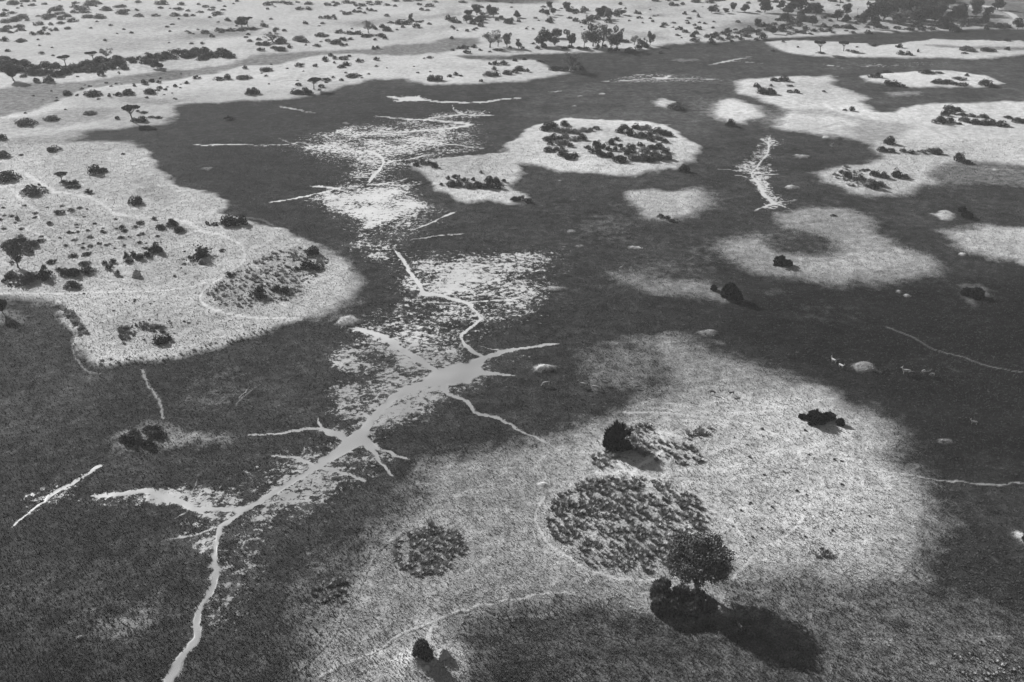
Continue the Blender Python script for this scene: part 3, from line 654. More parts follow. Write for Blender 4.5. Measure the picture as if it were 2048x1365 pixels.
def tree_meshes(kind, seed, n=2600):
    """unit tree: height 1, crown about 1 wide. returns trunk mesh, crown mesh"""
    rng = np.random.RandomState(seed); lobes = []; limbs = []
    base = {'round': .20, 'acacia': .45, 'tall': .22, 'bare': .26, 'cone': .10}[kind]
    lean = rng.uniform(-.06, .06, 2)
    fork = np.array([lean[0], lean[1], base]); tw = .035
    limbs.append([(0, 0, -.03, tw * 1.5), (lean[0] * .4, lean[1] * .4, base * .5, tw), (fork[0], fork[1], base, tw * .85)])
    nl = {'round': 15, 'acacia': 11, 'tall': 15, 'bare': 15, 'cone': 9}[kind]
    for i in range(nl):
        a = 6.283 * i / nl + rng.rand() * .7
        if kind == 'acacia': q = rng.uniform(.12, .38); z = rng.uniform(.78, .9); r = rng.uniform(.13, .19); sq = .45
        elif kind == 'round': q = rng.uniform(.05, .34); z = .28 + .58 * rng.rand() * (1.1 - q); r = rng.uniform(.10, .22); sq = .85
        elif kind == 'tall': q = rng.uniform(.03, .36); z = rng.uniform(.26, .88); r = rng.uniform(.09, .19); sq = 1.
        elif kind == 'bare': q = rng.uniform(.1, .42); z = rng.uniform(.4, .93); r = rng.uniform(.09, .16); sq = .8
        else: z = rng.uniform(.15, .85); q = (1 - z) * .32; r = .2 * (1.15 - z); sq = 1.2
        c = np.array([q * math.cos(a) + lean[0], q * math.sin(a) + lean[1], z]); lobes.append((*c, r, sq))
        mid = fork * .45 + c * .55 + rng.normal(size=3) * .02; mid[2] -= .04
        limbs.append([(*fork, tw * .55), (*mid, tw * .35), (*c, tw * .12)])
        for k in range(3 if kind == 'bare' else 1):
            e = c + rng.normal(size=3) * r * .7; limbs.append([(*mid, tw * .22), (*((mid + e) / 2 + rng.normal(size=3) * .015), tw * .14), (*e, tw * .06)])
    if kind == 'round': lobes += [(0, 0, .68, .26, .9), (.05, -.05, .55, .24, .8)]
    nn = n // 2 if kind == 'bare' else n
    p, d = lobed(rng, lobes, nn, .03, .45 if kind == 'bare' else .6)
    v, f = leaf_cloud(p, d, .024 if n > 4000 else (.026 if kind == 'bare' else .036), rng, .4)
    return tube_mesh(limbs, 'trunk_wood'), np_mesh('crown_leaves', v, f)
def palm_meshes(seed):
    rng = np.random.RandomState(seed); V = []; F = []
    tr = tube_mesh([[(0, 0, -.02, .03), (.01, 0, .3, .022), (.02, .01, .55, .03), (.0, 0, .82, .02)]], 'trunk_wood')
    for i in range(26):
        a = rng.rand() * 6.283; e = rng.uniform(-.7, 1.3); L = rng.uniform(.13, .2)
        d = np.array([math.cos(a) * math.cos(e), math.sin(a) * math.cos(e), math.sin(e)]); s = np.cross(d, [0, 0, 1.]); s /= np.linalg.norm(s) + 1e-6
        c = np.array([0, 0, .84]); h = c + d * L * .5; fan = 5; b = len(V); V.append(c); 
        for k in range(fan + 1):
            t = (k / fan - .5) * 2.2; V.append(h + (d * math.cos(t) + s * math.sin(t)) * L * .5 * 1.0 + np.array([0, 0, -.02 * abs(t)]))
        for k in range(0, fan): F.append((b, b + 1 + k, b + 2 + k))
    return tr, np_mesh('crown_leaves', V, F)

SHRUBS = {'dark': [], 'grey': [], 'mid': [], 'sprig': []}
for i in range(9):
    for k, m in (('dark', M_LEAF), ('grey', M_GREY), ('mid', M_MIDL)):
        me = shrub_mesh(10 + i + 100 * (k != 'dark') * (1 + (k == 'mid'))); me.materials.append(m); SHRUBS[k].append(me)
for i in range(5):
    me = sprig_mesh(300 + i); me.materials.append(M_LEAF); SHRUBS['sprig'].append(me)
def spiky_mesh(seed):
    rng = np.random.RandomState(seed); P = []; D = []; S = []
    for i in range(60):
        a = rng.rand() * 6.283; q = .68 * rng.rand() ** .55
        c = np.array([q * math.cos(a), q * math.sin(a), (1 - q ** 2) * rng.uniform(.0, .85)])
        m = 170; d = rng.normal(size=(m, 3)); d[:, 2] = np.abs(d[:, 2]) * .9 + .05; d += c * .8; d /= np.linalg.norm(d, axis=1)[:, None]
        L = rng.uniform(.10, .26, m) * (1.2 - .4 * q); P.append(c + d * (L * rng.uniform(.1, .9, m))[:, None]); D.append(d); S.append(L)
    P = np.concatenate(P); D = np.concatenate(D); S = np.concatenate(S)[:, None]; n = len(P)
    t = np.cross(D, rng.normal(size=(n, 3))); t /= np.linalg.norm(t, axis=1)[:, None] + 1e-9
    v = np.stack([P - D * S * .3, P + t * S * .22, P + D * S * .75, P - t * S * .22], 1).reshape(-1, 3); v[:, 2] = np.maximum(v[:, 2], -.03)
    return np_mesh('shrub_leaves', v, np.arange(n * 4).reshape(n, 4))
BIGSHRUB = []
for i in range(6):
    me = spiky_mesh(500 + i); me.materials.append(M_FROND if i < 3 else M_BLACK); BIGSHRUB.append(me)
TREES = {}
for kind, c in (('round', 3), ('acacia', 3), ('tall', 4), ('bare', 3), ('cone', 1)):
    for i in range(c):
        t, l = tree_meshes(kind, 40 + i * 7 + len(kind)); t.materials.append(M_BARK); l.materials.append(M_MIDL if kind in ('tall', 'bare') else M_LEAF)
        TREES.setdefault(kind, []).append((t, l))
PALMS = [palm_meshes(900 + i) for i in range(3)]
for t, l in PALMS: t.materials.append(M_BARK); l.materials.append(M_LEAF)
RNG = random.Random(5)

ORD = ['', 'first', 'second', 'third', 'fourth', 'fifth', 'sixth', 'seventh', 'eighth', 'ninth', 'tenth', 'eleventh', 'twelfth', 'thirteenth', 'fourteenth']
def place_shrub(x, y, w, h, style='dark', label='', group=None, name='shrub', big=False):
    yb = y + h / 2; yt = y - h / 2
    gx, gy = at(x, yb); r = w * depth_of(gy) / FPX / 2
    gy += .62 * r; gx = (x - 1024) / FPX * depth_of(gy)
    hh = max(min(height_for(gy, yt) * .97, r * 2.3), r * .45)
    vis = w * h if (-10 < x < 2058 and y > -5) else 0
    POOL.append((vis + (1e6 if big else 0), gx, gy, r, hh, style, label, group, name, big, RNG.uniform(0, 6.28)))
POOL = []
def build_shrubs():
    """the 300 shrubs that show largest are objects; the countless specks beyond are one mesh"""
    POOL.sort(key=lambda q: -q[0])
    for k, (vis, gx, gy, r, hh, style, label, group, name, big, rz) in enumerate(POOL):
        if k >= 298: break
        me = RNG.choice((BIGSHRUB[:3] if big == 'frond' else BIGSHRUB[3:]) if big else SHRUBS[style])
        o = link(name, me); o.location = (gx, gy, zat(gx, gy) - .05 * hh); o.scale = (r * 1.2, r * 1.2, hh * (.92 if big else 1.12))
        o.rotation_euler = (0, 0, rz); tagp(o, label, 'shrub', group)
        if len(label.split()) > 16: print('LONG', label)
    small = {}
    for k in ('dark', 'mid', 'grey'):
        small[k] = []
        for i in range(4):
            m = shrub_mesh(700 + i, 240, .15); c = np.zeros(len(m.vertices) * 3, np.float32); m.vertices.foreach_get('co', c)
            small[k].append(c.reshape(-1, 3)); bpy.data.meshes.remove(m)
    V = []; T = []
    for vis, gx, gy, r, hh, style, label, group, name, big, rz in POOL[298:]:
        st = 'dark' if style == 'sprig' else style; c = RNG.choice(small[st]); ca, sa = math.cos(rz), math.sin(rz)
        V.append(np.stack([(c[:, 0] * ca - c[:, 1] * sa) * r * 1.15 + gx, (c[:, 0] * sa + c[:, 1] * ca) * r * 1.15 + gy, c[:, 2] * hh * 1.1 + zat(gx, gy)], 1))
        T.append(np.full(len(c) // 4, ('dark', 'mid', 'grey').index(st), np.int32))
    V = np.concatenate(V); me = np_mesh('far_scrub', V, np.arange(len(V)).reshape(-1, 4))
    for m in (M_LEAF, M_MIDL, M_GREY): me.materials.append(m)
    me.polygons.foreach_set('material_index', np.concatenate(T))
    o = link('far_scrub', me); tagp(o, 'countless small dark shrubs speckling the plain and its far banks', 'scrub', None, 'stuff')
def cluster(desc, phrase, items, style='dark', group=None, name='shrub', big=False):
    items = sorted(items); n = len(items)
    for k, it in enumerate(items):
        st = it[4] if len(it) > 4 else style
        if n == 1: lab = f'{desc} {phrase}'
        elif k == n - 1: lab = f'rightmost {desc} {phrase}'
        elif k == 0: lab = f'leftmost {desc} {phrase}'
        else: lab = f'{desc}, {ORD[k + 1]} from left {phrase}'
        place_shrub(*it[:4], style=st, label=lab, group=(group or (desc + 's ' + phrase)) if n > 1 else None, name=name, big=big)
def place_tree(x, yb, w, h, kind, label, group=None, meshes=None, name='tree'):
    gx, gy = at(x, yb); W = w * depth_of(gy) / FPX; hh = max(height_for(gy, yb - h), .8)
    t, l = meshes or RNG.choice(PALMS if kind == 'palm' else TREES[kind])
    e = bpy.data.objects.new(name, None); COL.objects.link(e); e.empty_display_size = .5
    e.location = (gx, gy, zat(gx, gy)); rz = RNG.uniform(0, 6.28)
    e.rotation_euler = (0, 0, rz); wide = 1.05 if yb > 300 or kind in ('palm', 'acacia') else 1.3
    e.scale = (W * wide, W * wide, hh)
    link('trunk', t, e); link('crown', l, e)
    tagp(e, label, 'palm' if kind == 'palm' else 'tree', group); return e

# foreground and middle ground
cluster('dense black round shrub', 'beside the bare cross of sandy paths', [(1233,878,60,60)], big=True)
cluster('large dark shrub', 'at the foot of the tall broad tree', [(1322,1180,46,54),(1318,1212,36,40),(1362,1190,40,42),(1345,1218,38,36),(1392,1200,40,42),(1380,1224,38,32),(1418,1214,34,36)], big='frond')
cluster('dark tufted shrub', 'on the pale termite mound at the bottom edge', [(843,1309,36,40),(856,1318,26,26)], big='frond')
cluster('black shrub', 'in the clump below the bare white patch', [(1604,836,18,12),(1630,838,42,30),(1655,836,30,18),(1680,846,18,16)], big=True)
cluster('dark leafy shrub', 'in the lone clump on the left meadow', [(250,878,22,18,'dark'),(268,868,26,18,'mid'),(262,884,28,20,'dark'),(276,882,20,18,'mid'),(298,860,24,14,'dark'),(314,858,22,13,'dark'),(304,870,24,14,'mid'),(322,872,26,18,'dark'),(298,888,24,17,'dark')])
cluster('black shrub', 'in the pointed clump on the central right meadow', [(1427,578,14,12),(1457,581,34,38),(1474,590,26,24)], big=True)
cluster('black shrub', 'in the dark clump near the right edge', [(1933,584,26,18),(1952,587,34,24)], big=True)
cluster('black pointed shrub', 'on the pale rise right of centre', [(1560,522,28,24),(1576,527,18,14)], big=True)
cluster('dark shrub', 'on small pale spot by right edge', [(1925,420,18,14),(1934,430,22,14)], big=True)
cluster('low dark shrub', 'on the tiny pale island below the ring island', [(1321,435,16,8),(1334,438,14,8),(1345,442,12,7)], 'sprig')
cluster('dark shrub', 'at the right edge on a small pale mound', [(2046,1081,12,22)])
cluster('black shrub', 'on the hummocky tip of the left peninsula', [(625,502,26,22),(616,530,26,20),(634,533,26,18),(591,539,16,9,'sprig')])
cluster('black shrub', 'on the lower edge of the hummocky peninsula tip', [(518,588,32,24),(553,578,18,15),(569,582,22,16)])
cluster('dark shaded shrub', 'inside the tussock ring on left peninsula', [(322,680,32,20),(338,676,18,14,'sprig')])
cluster('big dark shrub', 'where the marsh meets the left peninsula', [(457,444,32,24),(480,444,32,20)])
cluster('twiggy low shrub', 'left of the big shrub by the marsh edge', [(415,448,8,9,'sprig'),(430,452,20,6,'sprig')])
cluster('black shrub', 'in the trio beside the double wheel track', [(322,456,20,13),(345,447,24,18),(360,461,24,13)])
cluster('small grey shrub', 'above the trio by the wheel track', [(308,438,10,8,'mid'),(281,447,16,8,'sprig')])
cluster('sprawling dark shrub', 'inside the bend of the wheel track', [(400,510,52,28,'sprig')])
cluster('dark shrub', 'in the broken row on the left peninsula', [(253,510,12,22),(259,525,16,9),(267,512,14,14),(279,515,16,14),(292,511,16,12),(303,502,14,12),(314,497,22,22),(321,504,12,8),(300,513,14,8)])
cluster('small dark shrub', 'in the sparse patch below the broken row', [(210,528,12,9),(226,525,15,10),(217,538,14,11),(235,548,12,13),(223,533,8,7),(278,546,8,3)])
cluster('dark rounded shrub', 'in the line beside the tall tree at left', [(92,549,30,26),(119,542,14,9),(132,547,24,16),(150,546,26,20),(177,543,28,16),(169,530,24,9),(145,572,34,17),(104,526,20,9),(146,513,20,9),(171,511,18,8),(176,508,14,6)])
cluster('low wide dark shrub', 'in the thicket around the tall tree at left', [(20,488,30,16,'mid'),(42,484,36,18,'mid'),(62,490,28,16,'mid'),(82,484,20,8),(55,503,22,14,'mid'),(22,552,26,16,'mid'),(45,562,32,24,'mid'),(62,556,26,22,'mid'),(10,563,12,10),(20,572,10,8),(88,535,9,8)])
place_tree(37,538,42,50,'tall','tall dark conical tree rising from the thicket at left')
place_tree(8,630,26,32,'round','dark leaning tree at the left edge with its shadow on grass')
cluster('dark domed shrub', 'at the far left of the track fork', [(18,355,44,22),(68,383,46,21,'mid'),(5,311,30,15,'mid'),(4,274,18,14)])
cluster('dark shrub', 'on the open pale ground above the wheel track', [(110,299,28,12),(192,341,26,22),(207,342,18,12),(177,385,20,10,'sprig'),(270,402,28,21),(42,312,12,4),(246,309,9,4),(79,371,7,5),(142,368,20,8),(152,367,14,12),(128,366,16,7),(140,378,18,5),(152,376,20,7)])
place_tree(124,366,26,18,'acacia','small flat-topped tree above the wheel track, dark scrub at its foot')
cluster('small dark shrub', 'on the speckled scrub ground inside the tracks', [(120,426,22,9),(142,422,13,7),(160,418,12,5),(35,437,9,10),(245,457,13,9),(100,448,12,8),(153,451,8,4),(176,463,9,4),(242,477,14,6),(205,465,9,5),(250,464,14,6)])
cluster('small shrub', 'right of the wheel bend', [(460,551,16,11,'sprig'),(445,504,14,6,'sprig'),(405,526,14,9),(368,529,9,5,'sprig')])

# the ring island and its neighbour
cluster('dark bushy shrub', 'on the upper left rim of the ring island', [(1092,254,24,20),(1106,251,22,18),(1130,248,18,13),(1121,261,22,13,'grey'),(1138,262,20,12,'grey'),(1152,264,22,12,'grey'),(1167,261,20,10,'grey'),(1180,260,16,9,'grey'),(1192,257,16,8,'mid')])
cluster('dark bushy shrub', 'in the middle left of the ring island', [(1095,279,20,12),(1108,275,20,14),(1119,277,14,10),(1130,272,16,14,'grey'),(1147,278,22,12,'grey'),(1164,276,20,14),(1101,289,14,9),(1118,287,20,12,'grey'),(1131,286,16,12,'grey'),(1140,292,14,10)])
cluster('dark rounded shrub', 'on the lower left rim of the ring island', [(1098,301,24,11),(1113,300,16,9),(1124,300,18,10,'grey'),(1127,310,22,12),(1138,314,26,14),(1151,311,18,9)])
cluster('dark bushy shrub', 'on the upper right rim of the ring island', [(1240,261,20,14),(1249,254,18,12),(1260,265,22,18),(1275,254,22,13),(1293,256,20,13,'grey'),(1279,271,24,14,'mid'),(1297,270,20,14,'mid'),(1301,280,18,10,'mid'),(1314,263,22,14),(1327,267,22,14),(1339,270,14,11),(1317,277,22,12,'grey'),(1329,284,18,10,'mid')])
cluster('dark bushy shrub', 'in the centre of the ring island', [(1175,296,14,9),(1189,300,26,20),(1194,289,18,14),(1206,295,14,12),(1222,285,20,14),(1233,279,14,9),(1218,299,14,11),(1231,300,12,12),(1240,293,14,9),(1199,308,8,8)])
cluster('bushy shrub', 'on the lower rim of the ring island', [(1203,311,20,12),(1218,312,20,12),(1240,319,30,17),(1255,308,16,13),(1269,316,26,16,'mid'),(1285,316,24,18,'mid'),(1303,319,22,15),(1318,315,24,17,'mid'),(1336,314,16,16,'mid')])
cluster('bushy shrub', 'inside the lower right rim of the ring island', [(1247,301,18,10,'mid'),(1261,293,20,10),(1262,303,22,12),(1281,290,18,10),(1289,302,24,14,'grey'),(1304,296,20,11),(1318,294,20,14),(1331,303,20,14,'mid'),(1308,308,22,12,'grey')])
cluster('dark shrub', 'outside the lower right edge of the ring island', [(1368,337,22,18)])
cluster('dark bushy shrub', 'in left clump on the islet beside the ring', [(883,371,9,6),(896,358,9,8),(912,355,16,10),(903,369,22,14),(918,367,16,16,'mid'),(930,361,16,12),(938,372,22,14,'mid'),(946,359,10,9)])
cluster('dark bushy shrub', 'in right clump on the islet beside the ring', [(957,370,22,16),(978,359,18,14),(977,371,22,18),(992,362,16,14),(996,372,22,16),(1008,363,10,8),(962,345,7,6)])
cluster('dark low shrub', 'on left tip of the islet beside the ring', [(832,331,16,10),(845,326,16,11,'mid'),(858,327,14,10,'mid'),(869,332,16,13)])
cluster('dark low shrub', 'on bottom tip of the islet beside the ring', [(1030,399,20,12),(1044,398,18,11),(1056,402,18,9)])
cluster('dark round shrub', 'standing alone between the ring island and far marsh', [(1351,212,32,17,'mid')])
cluster('dark round shrub', 'on the lower edge of the small pale patch', [(1460,246,20,16)])
# right side islands
cluster('dark shrub', 'on the hairpin island at right', [(1778,283,22,18),(1764,300,20,13),(1782,303,18,11),(1806,303,16,9,'mid'),(1824,306,20,8),(1844,305,20,9,'grey'),(1862,302,22,13,'mid'),(1874,304,20,14)])
cluster('dark shrub', 'at the right end of the hairpin island', [(1918,315,22,22),(1934,325,20,9)])
cluster('dark shrub', 'on the oval island at right of the far pool', [(1684,346,14,10,'mid'),(1694,352,18,16),(1712,361,18,11,'mid'),(1723,359,18,11),(1735,342,12,5,'mid'),(1724,343,18,5,'mid'),(1750,350,22,13),(1767,353,20,14),(1740,364,18,12,'grey'),(1745,372,26,19),(1762,370,18,13),(1794,348,22,20),(1810,355,16,10,'mid')])
cluster('small dark shrub', 'alone on the pale rise below the oval island', [(1667,433,14,5)])
cluster('dark shrub', 'in the upper part of the right edge thicket', [(1898,217,24,14),(1915,220,18,10),(1890,227,18,14),(1904,227,22,9),(1925,230,18,8),(1940,232,18,8,'mid'),(1949,234,14,7),(1967,234,20,10)])
cluster('dark shrub', 'in the lower part of the right edge thicket', [(1876,241,26,18),(1897,243,22,12),(1918,249,10,6),(1927,241,22,12,'mid'),(1950,246,28,12),(1968,247,24,12),(1985,246,20,11),(2003,249,26,14),(2016,237,20,7),(2035,242,24,12),(2052,242,22,10)])
cluster('dark shrub', 'on the pale island left of the oval islet', [(1514,172,18,10),(1524,182,24,15),(1540,183,22,15),(1547,161,18,8),(1567,159,22,12),(1580,173,14,5),(1542,172,7,6),(1579,184,14,7,'mid'),(1592,184,14,9)])
cluster('small dark shrub', 'on the pale saddle right of that island', [(1647,184,8,4),(1690,221,10,5),(1703,219,12,11)])
cluster('dark shrub', 'on the far oval islet', [(1741,153,14,8),(1755,151,18,12),(1773,145,26,8),(1776,166,22,12),(1792,167,22,11),(1804,172,14,6),(1853,145,30,10),(1877,147,18,5),(1875,164,24,11),(1895,165,24,9)])
cluster('dark shrub', 'on the right half of the far oval islet', [(1918,159,26,7,'mid'),(1910,169,20,7),(1926,170,22,8),(1933,151,9,8),(1969,166,26,15),(1984,172,16,6)])
cluster('dark shrub', 'on the long pale strip at far right', [(1746,88,14,6,'mid'),(1798,93,14,10),(1802,107,18,9),(1817,108,16,9),(1836,102,6,9),(1935,99,32,12,'mid'),(1929,108,14,4),(1972,100,22,10),(1985,102,14,7),(2014,98,12,9),(2013,80,16,9),(1997,82,12,4,'mid')])
cluster('small shrub', 'on the left end of that long pale strip', [(1566,84,7,5,'mid'),(1595,95,6,4,'mid'),(1546,101,10,5,'mid'),(1713,95,8,3,'mid'),(1737,64,18,9,'mid')])
place_tree(1640,108,24,26,'acacia','slim leaning tree, left of the pair on the pale strip','pair of trees on the pale strip')
place_tree(1687,104,24,20,'acacia','stouter tree with its dark shadow, right of the pair on the strip','pair of trees on the pale strip')
cluster('small low shrub', 'at the foot of the pair of trees', [(1640,108,18,4),(1695,102,9,4),(1706,105,20,4)])
# left and centre, beyond the marsh
place_tree(266,246,38,34,'acacia','black leaning flat-topped tree at the marsh edge in the upper left')
cluster('dark low shrub', 'around the leaning tree at the marsh edge', [(235,237,10,8),(270,241,16,10),(284,240,22,13),(303,236,16,5),(318,237,18,6),(288,227,16,5),(276,224,8,5)])
cluster('lone dark shrub', 'on a pale spot in the upper left marsh', [(457,236,22,9)])
cluster('grey rounded shrub', 'on the pale ground above the leaning tree', [(52,245,40,17,'mid'),(104,237,32,12,'mid'),(180,227,26,8,'mid')])
cluster('dark shrub', 'in the lower row on the upper left bank', [(136,187,18,12),(187,189,34,14),(219,193,8,6,'mid'),(236,189,16,9),(258,185,24,14),(301,183,24,14)])
cluster('dark shrub', 'in the upper row on the upper left bank', [(269,172,7,5),(290,165,14,11),(303,162,16,8),(318,164,10,7),(320,176,12,7),(331,180,10,5),(351,173,10,6),(373,167,11,7),(394,156,16,8),(440,161,26,5),(456,155,16,12),(489,157,30,9),(498,185,16,14),(511,183,18,15)])
cluster('dark shrub', 'on the pale bank left of the thicket end', [(47,153,16,7,'mid'),(73,162,15,9,'mid'),(98,159,20,14),(202,147,16,12),(248,137,20,10,'mid'),(490,136,10,8),(404,118,26,9),(378,112,30,10)])
place_tree(28,163,28,34,'round','grey-trunked broad tree at far left below the thicket line')
place_tree(316,138,24,20,'cone','pointed dark tree just below the long far-left thicket')
place_tree(132,133,25,22,'acacia','leftmost small flat-topped tree above the far-left thicket','flat-topped trees in the far left thicket')
place_tree(188,124,25,20,'acacia','second flat-topped tree from left above the far-left thicket','flat-topped trees in the far left thicket')
place_tree(213,120,22,20,'bare','third open-crowned tree from left above the far-left thicket','flat-topped trees in the far left thicket')
cluster('dark shrub', 'on the middle bank below the grey channel', [(532,141,26,9),(598,131,18,9),(630,133,11,6),(650,119,13,10),(662,111,12,8),(670,117,10,8),(687,117,22,9),(697,113,12,5),(683,135,18,7),(694,129,20,9),(717,122,12,9),(725,122,7,5),(753,118,12,9),(669,127,6,5)])
cluster('dark shrub', 'on the marsh edge of the middle bank', [(704,152,26,10),(683,161,10,6),(653,160,20,8),(643,173,14,8),(597,170,14,7),(593,183,24,13),(610,182,20,16),(621,185,14,10),(720,152,10,4),(639,180,8,4),(653,166,8,4)])
place_tree(628,180,28,24,'acacia','dark spreading tree among the shrubs on the middle bank edge')
cluster('dark shrub', 'on the pale tongue in the upper centre', [(848,118,5,3),(860,116,16,5,'mid'),(862,157,18,13),(877,157,18,13),(899,153,11,7),(912,149,12,8),(922,153,8,5),(962,163,9,6,'sprig')])
cluster('dark shrub', 'on right of the pale tongue, upper centre', [(980,128,8,6),(992,127,16,10),(1008,127,18,10,'mid'),(978,149,22,12,'mid'),(993,149,18,10,'mid'),(988,138,10,9),(1015,146,20,11),(1030,143,14,10),(1040,138,20,12),(1055,142,9,8),(1030,121,12,7),(1049,119,10,7),(1080,124,16,4)])
cluster('dark shrub', 'on the point under the leafless spreading tree', [(1107,138,20,10),(1119,139,16,9),(1131,139,14,10),(1150,138,10,8),(1162,136,14,11)])
place_tree(1141,142,38,34,'bare','open spreading tree on the pale point in the upper centre')
# far tree row in the upper centre
G = 'trees in the far central row'
for x, yb, w, h, k, lab in [(980,97,30,34,'bare','leftmost open-crowned tree in the far central row'),(996,95,16,26,'bare','slim tree behind the leftmost of the far central row'),(1014,96,17,28,'tall','slender tree left of the lone gap in far central row'),
  (1037,99,13,21,'tall','short slender tree before the gap in the far central row'),(1088,94,32,38,'round','broad tree just right of the gap in far central row'),(1109,92,22,28,'tall','narrow tree touching the broad one in far central row'),
  (1113,78,26,22,'round','round tree standing behind the far central row'),(1144,95,26,36,'tall','dark upright tree in the middle of the far central row'),(1186,95,30,50,'tall','tallest tree in the middle of the far central row'),
  (1168,96,16,30,'bare','thin pale tree left of the tallest in the row'),(1204,97,28,48,'bare','tall hazy tree right of the tallest in the row'),(1222,96,24,40,'bare','grey tree near the right end of the far row'),
  (1234,98,28,44,'tall','wide-topped tree near the right end of the far row'),(1300,92,16,27,'tall','isolated tree at the right end of the far central row'),(1268,92,18,22,'bare','thin bare tree before the isolated one in far row'),(1282,94,12,18,'tall','small upright tree before the isolated one in far row')]:
    place_tree(x, yb, w, h, k, lab, G)
cluster('dark shrub', 'at left foot of the far central tree row', [(1045,97,9,6),(1066,88,10,5),(1075,96,12,7),(1087,92,16,11),(1130,97,16,7),(1140,94,14,8),(1158,97,14,6),(1020,96,8,6),(961,101,9,5),(980,105,8,4),(995,101,20,6,'mid')])
cluster('dark shrub', 'at right foot of the far central tree row', [(1172,98,16,6),(1192,99,12,5),(1196,94,10,8),(1222,100,14,9),(1234,99,14,9),(1260,100,22,12),(1250,84,24,6),(1276,95,16,12),(1291,92,18,12),(1280,84,12,10),(1320,105,16,6,'mid'),(1209,93,12,8)])
cluster('dark shrub', 'on the bank left of the far central row', [(905,101,9,5),(918,96,10,8),(930,95,16,10),(947,93,14,8),(934,105,16,8),(903,76,10,7),(934,62,9,6),(747,96,8,8),(755,95,9,8),(750,80,8,5)])
# thickets in the far middle
cluster('dark shrub', 'in the far thicket left of upper centre', [(517,88,14,8),(532,88,24,9),(548,96,16,7,'mid'),(562,83,26,12),(562,99,24,10),(580,94,12,8),(598,78,26,11,'mid'),(609,83,18,8),(634,92,16,7),(643,71,28,9),(671,85,24,11),(522,100,16,9),(656,82,14,7,'mid')])
cluster('dark shrub', 'in the right half of that far thicket', [(680,64,20,9,'mid'),(700,67,22,8),(716,67,20,9),(690,80,14,8),(732,73,22,8),(745,55,14,9),(752,59,8,6),(765,54,14,10),(775,58,18,12),(762,72,20,8),(794,60,7,4),(740,72,16,6,'mid'),(683,79,10,7)])
place_tree(545,86,32,17,'bare','open flat-crowned tree in the far thicket left of centre')
place_tree(551,68,9,11,'tall','small ball-crowned tree just behind the far left-centre thicket')
place_tree(737,68,20,26,'bare','hazy leafless tree in the far left-centre thicket')
cluster('dark shrub', 'around the small crowned tree in the far centre', [(788,47,6,4),(800,45,20,11),(815,46,20,9),(822,40,12,10),(833,52,18,10),(838,45,14,5),(806,54,9,6)])
place_tree(820,42,10,15,'tall','small crowned tree rising above a far central shrub clump')
cluster('greyish shrub', 'on the hazy plain at the top centre-left', [(529,51,16,10,'mid'),(641,36,10,6,'mid'),(655,35,18,9,'mid'),(667,33,12,8,'mid'),(691,27,13,8,'mid'),(708,23,12,7,'mid'),(718,24,14,5,'mid'),(735,19,6,7,'mid'),(752,23,7,4,'mid'),(720,11,24,7,'mid'),(859,11,20,8,'mid'),(600,18,20,7,'mid'),(618,18,16,7,'mid')])
place_tree(484,56,24,24,'round','left half of the lone pair of far left trees','lone pair of spreading trees at far left')
place_tree(496,55,22,20,'acacia','right half of the lone pair of far left trees','lone pair of spreading trees at far left')
cluster('low grey shrub', 'under the lone pair of far left trees', [(410,64,20,9,'mid'),(442,61,24,7,'mid'),(462,60,24,8,'mid'),(482,60,20,7,'mid'),(505,58,18,7,'mid')])
cluster('grey domed shrub', 'on the bare far-left plain', [(8,80,18,10,'mid'),(42,82,24,9,'mid'),(23,66,14,5,'mid'),(67,68,14,8,'mid'),(82,66,15,9,'mid'),(112,59,11,8,'mid'),(136,57,16,6,'mid'),(76,80,6,4,'mid'),(211,81,9,5,'mid'),(248,59,7,4,'mid'),(294,108,9,5,'dark'),(235,68,5,3,'mid')])
# upper right: open savanna
cluster('dark shrub', 'on the pale savanna right of upper centre', [(1240,8,10,7),(1272,25,9,9),(1280,27,9,6),(1279,36,14,6),(1300,20,5,3),(1344,9,14,9),(1354,11,10,5),(1369,27,10,8),(1388,23,10,6),(1397,32,8,9,'mid'),(1328,49,14,7),(1324,54,12,5)])
cluster('dark shrub', 'on the pale savanna above the marsh, upper right', [(1358,57,16,9),(1370,63,14,7,'mid'),(1376,47,9,5),(1374,43,9,3),(1389,51,8,5),(1396,57,18,8),(1385,71,14,12),(1392,66,14,9),(1389,81,20,9,'mid'),(1363,77,5,3),(1399,46,8,4),(1410,48,9,5)])
TREE_R = 'scattered trees on the upper right savanna'
for x, yb, w, h, lab in [(978,33,12,23,'slim tree standing tall over the far central scrub'),(1033,36,10,16,'small slim tree on the pale plain, far upper centre'),(1422,27,15,16,'ball-crowned tree at the left of the upper right savanna'),
  (1465,24,14,18,'dark round tree above the upper right scrub'),(1490,26,18,18,'hazy broad tree beside the dark round one, upper right'),(1529,26,26,28,'large dark tree between savanna and the far right wood'),(1452,28,13,11,'short leafy tree between two taller ones, upper right')]:
    place_tree(x, yb, w, h, 'round', lab, TREE_R)
# palms
GP = 'fan palms on the upper right plain'
for x, yb, w, h, lab in [(1677,26,10,26,'tall fan palm alone on the pale upper right plain'),(1714,30,8,12,'short fan palm beside the taller palms, upper right'),(1733,26,10,24,'leftmost tall fan palm beside the far wood'),(1736,34,9,18,'lower fan palm below the leftmost tall one'),
  (1755,26,9,17,'fan palm, second from left beside the far wood'),(1748,22,8,16,'thin fan palm between two others by the wood'),(1762,20,9,14,'fan palm at the very edge of the far wood')]:
    place_tree(x, yb, w, h, 'palm', lab, GP, name='palm')

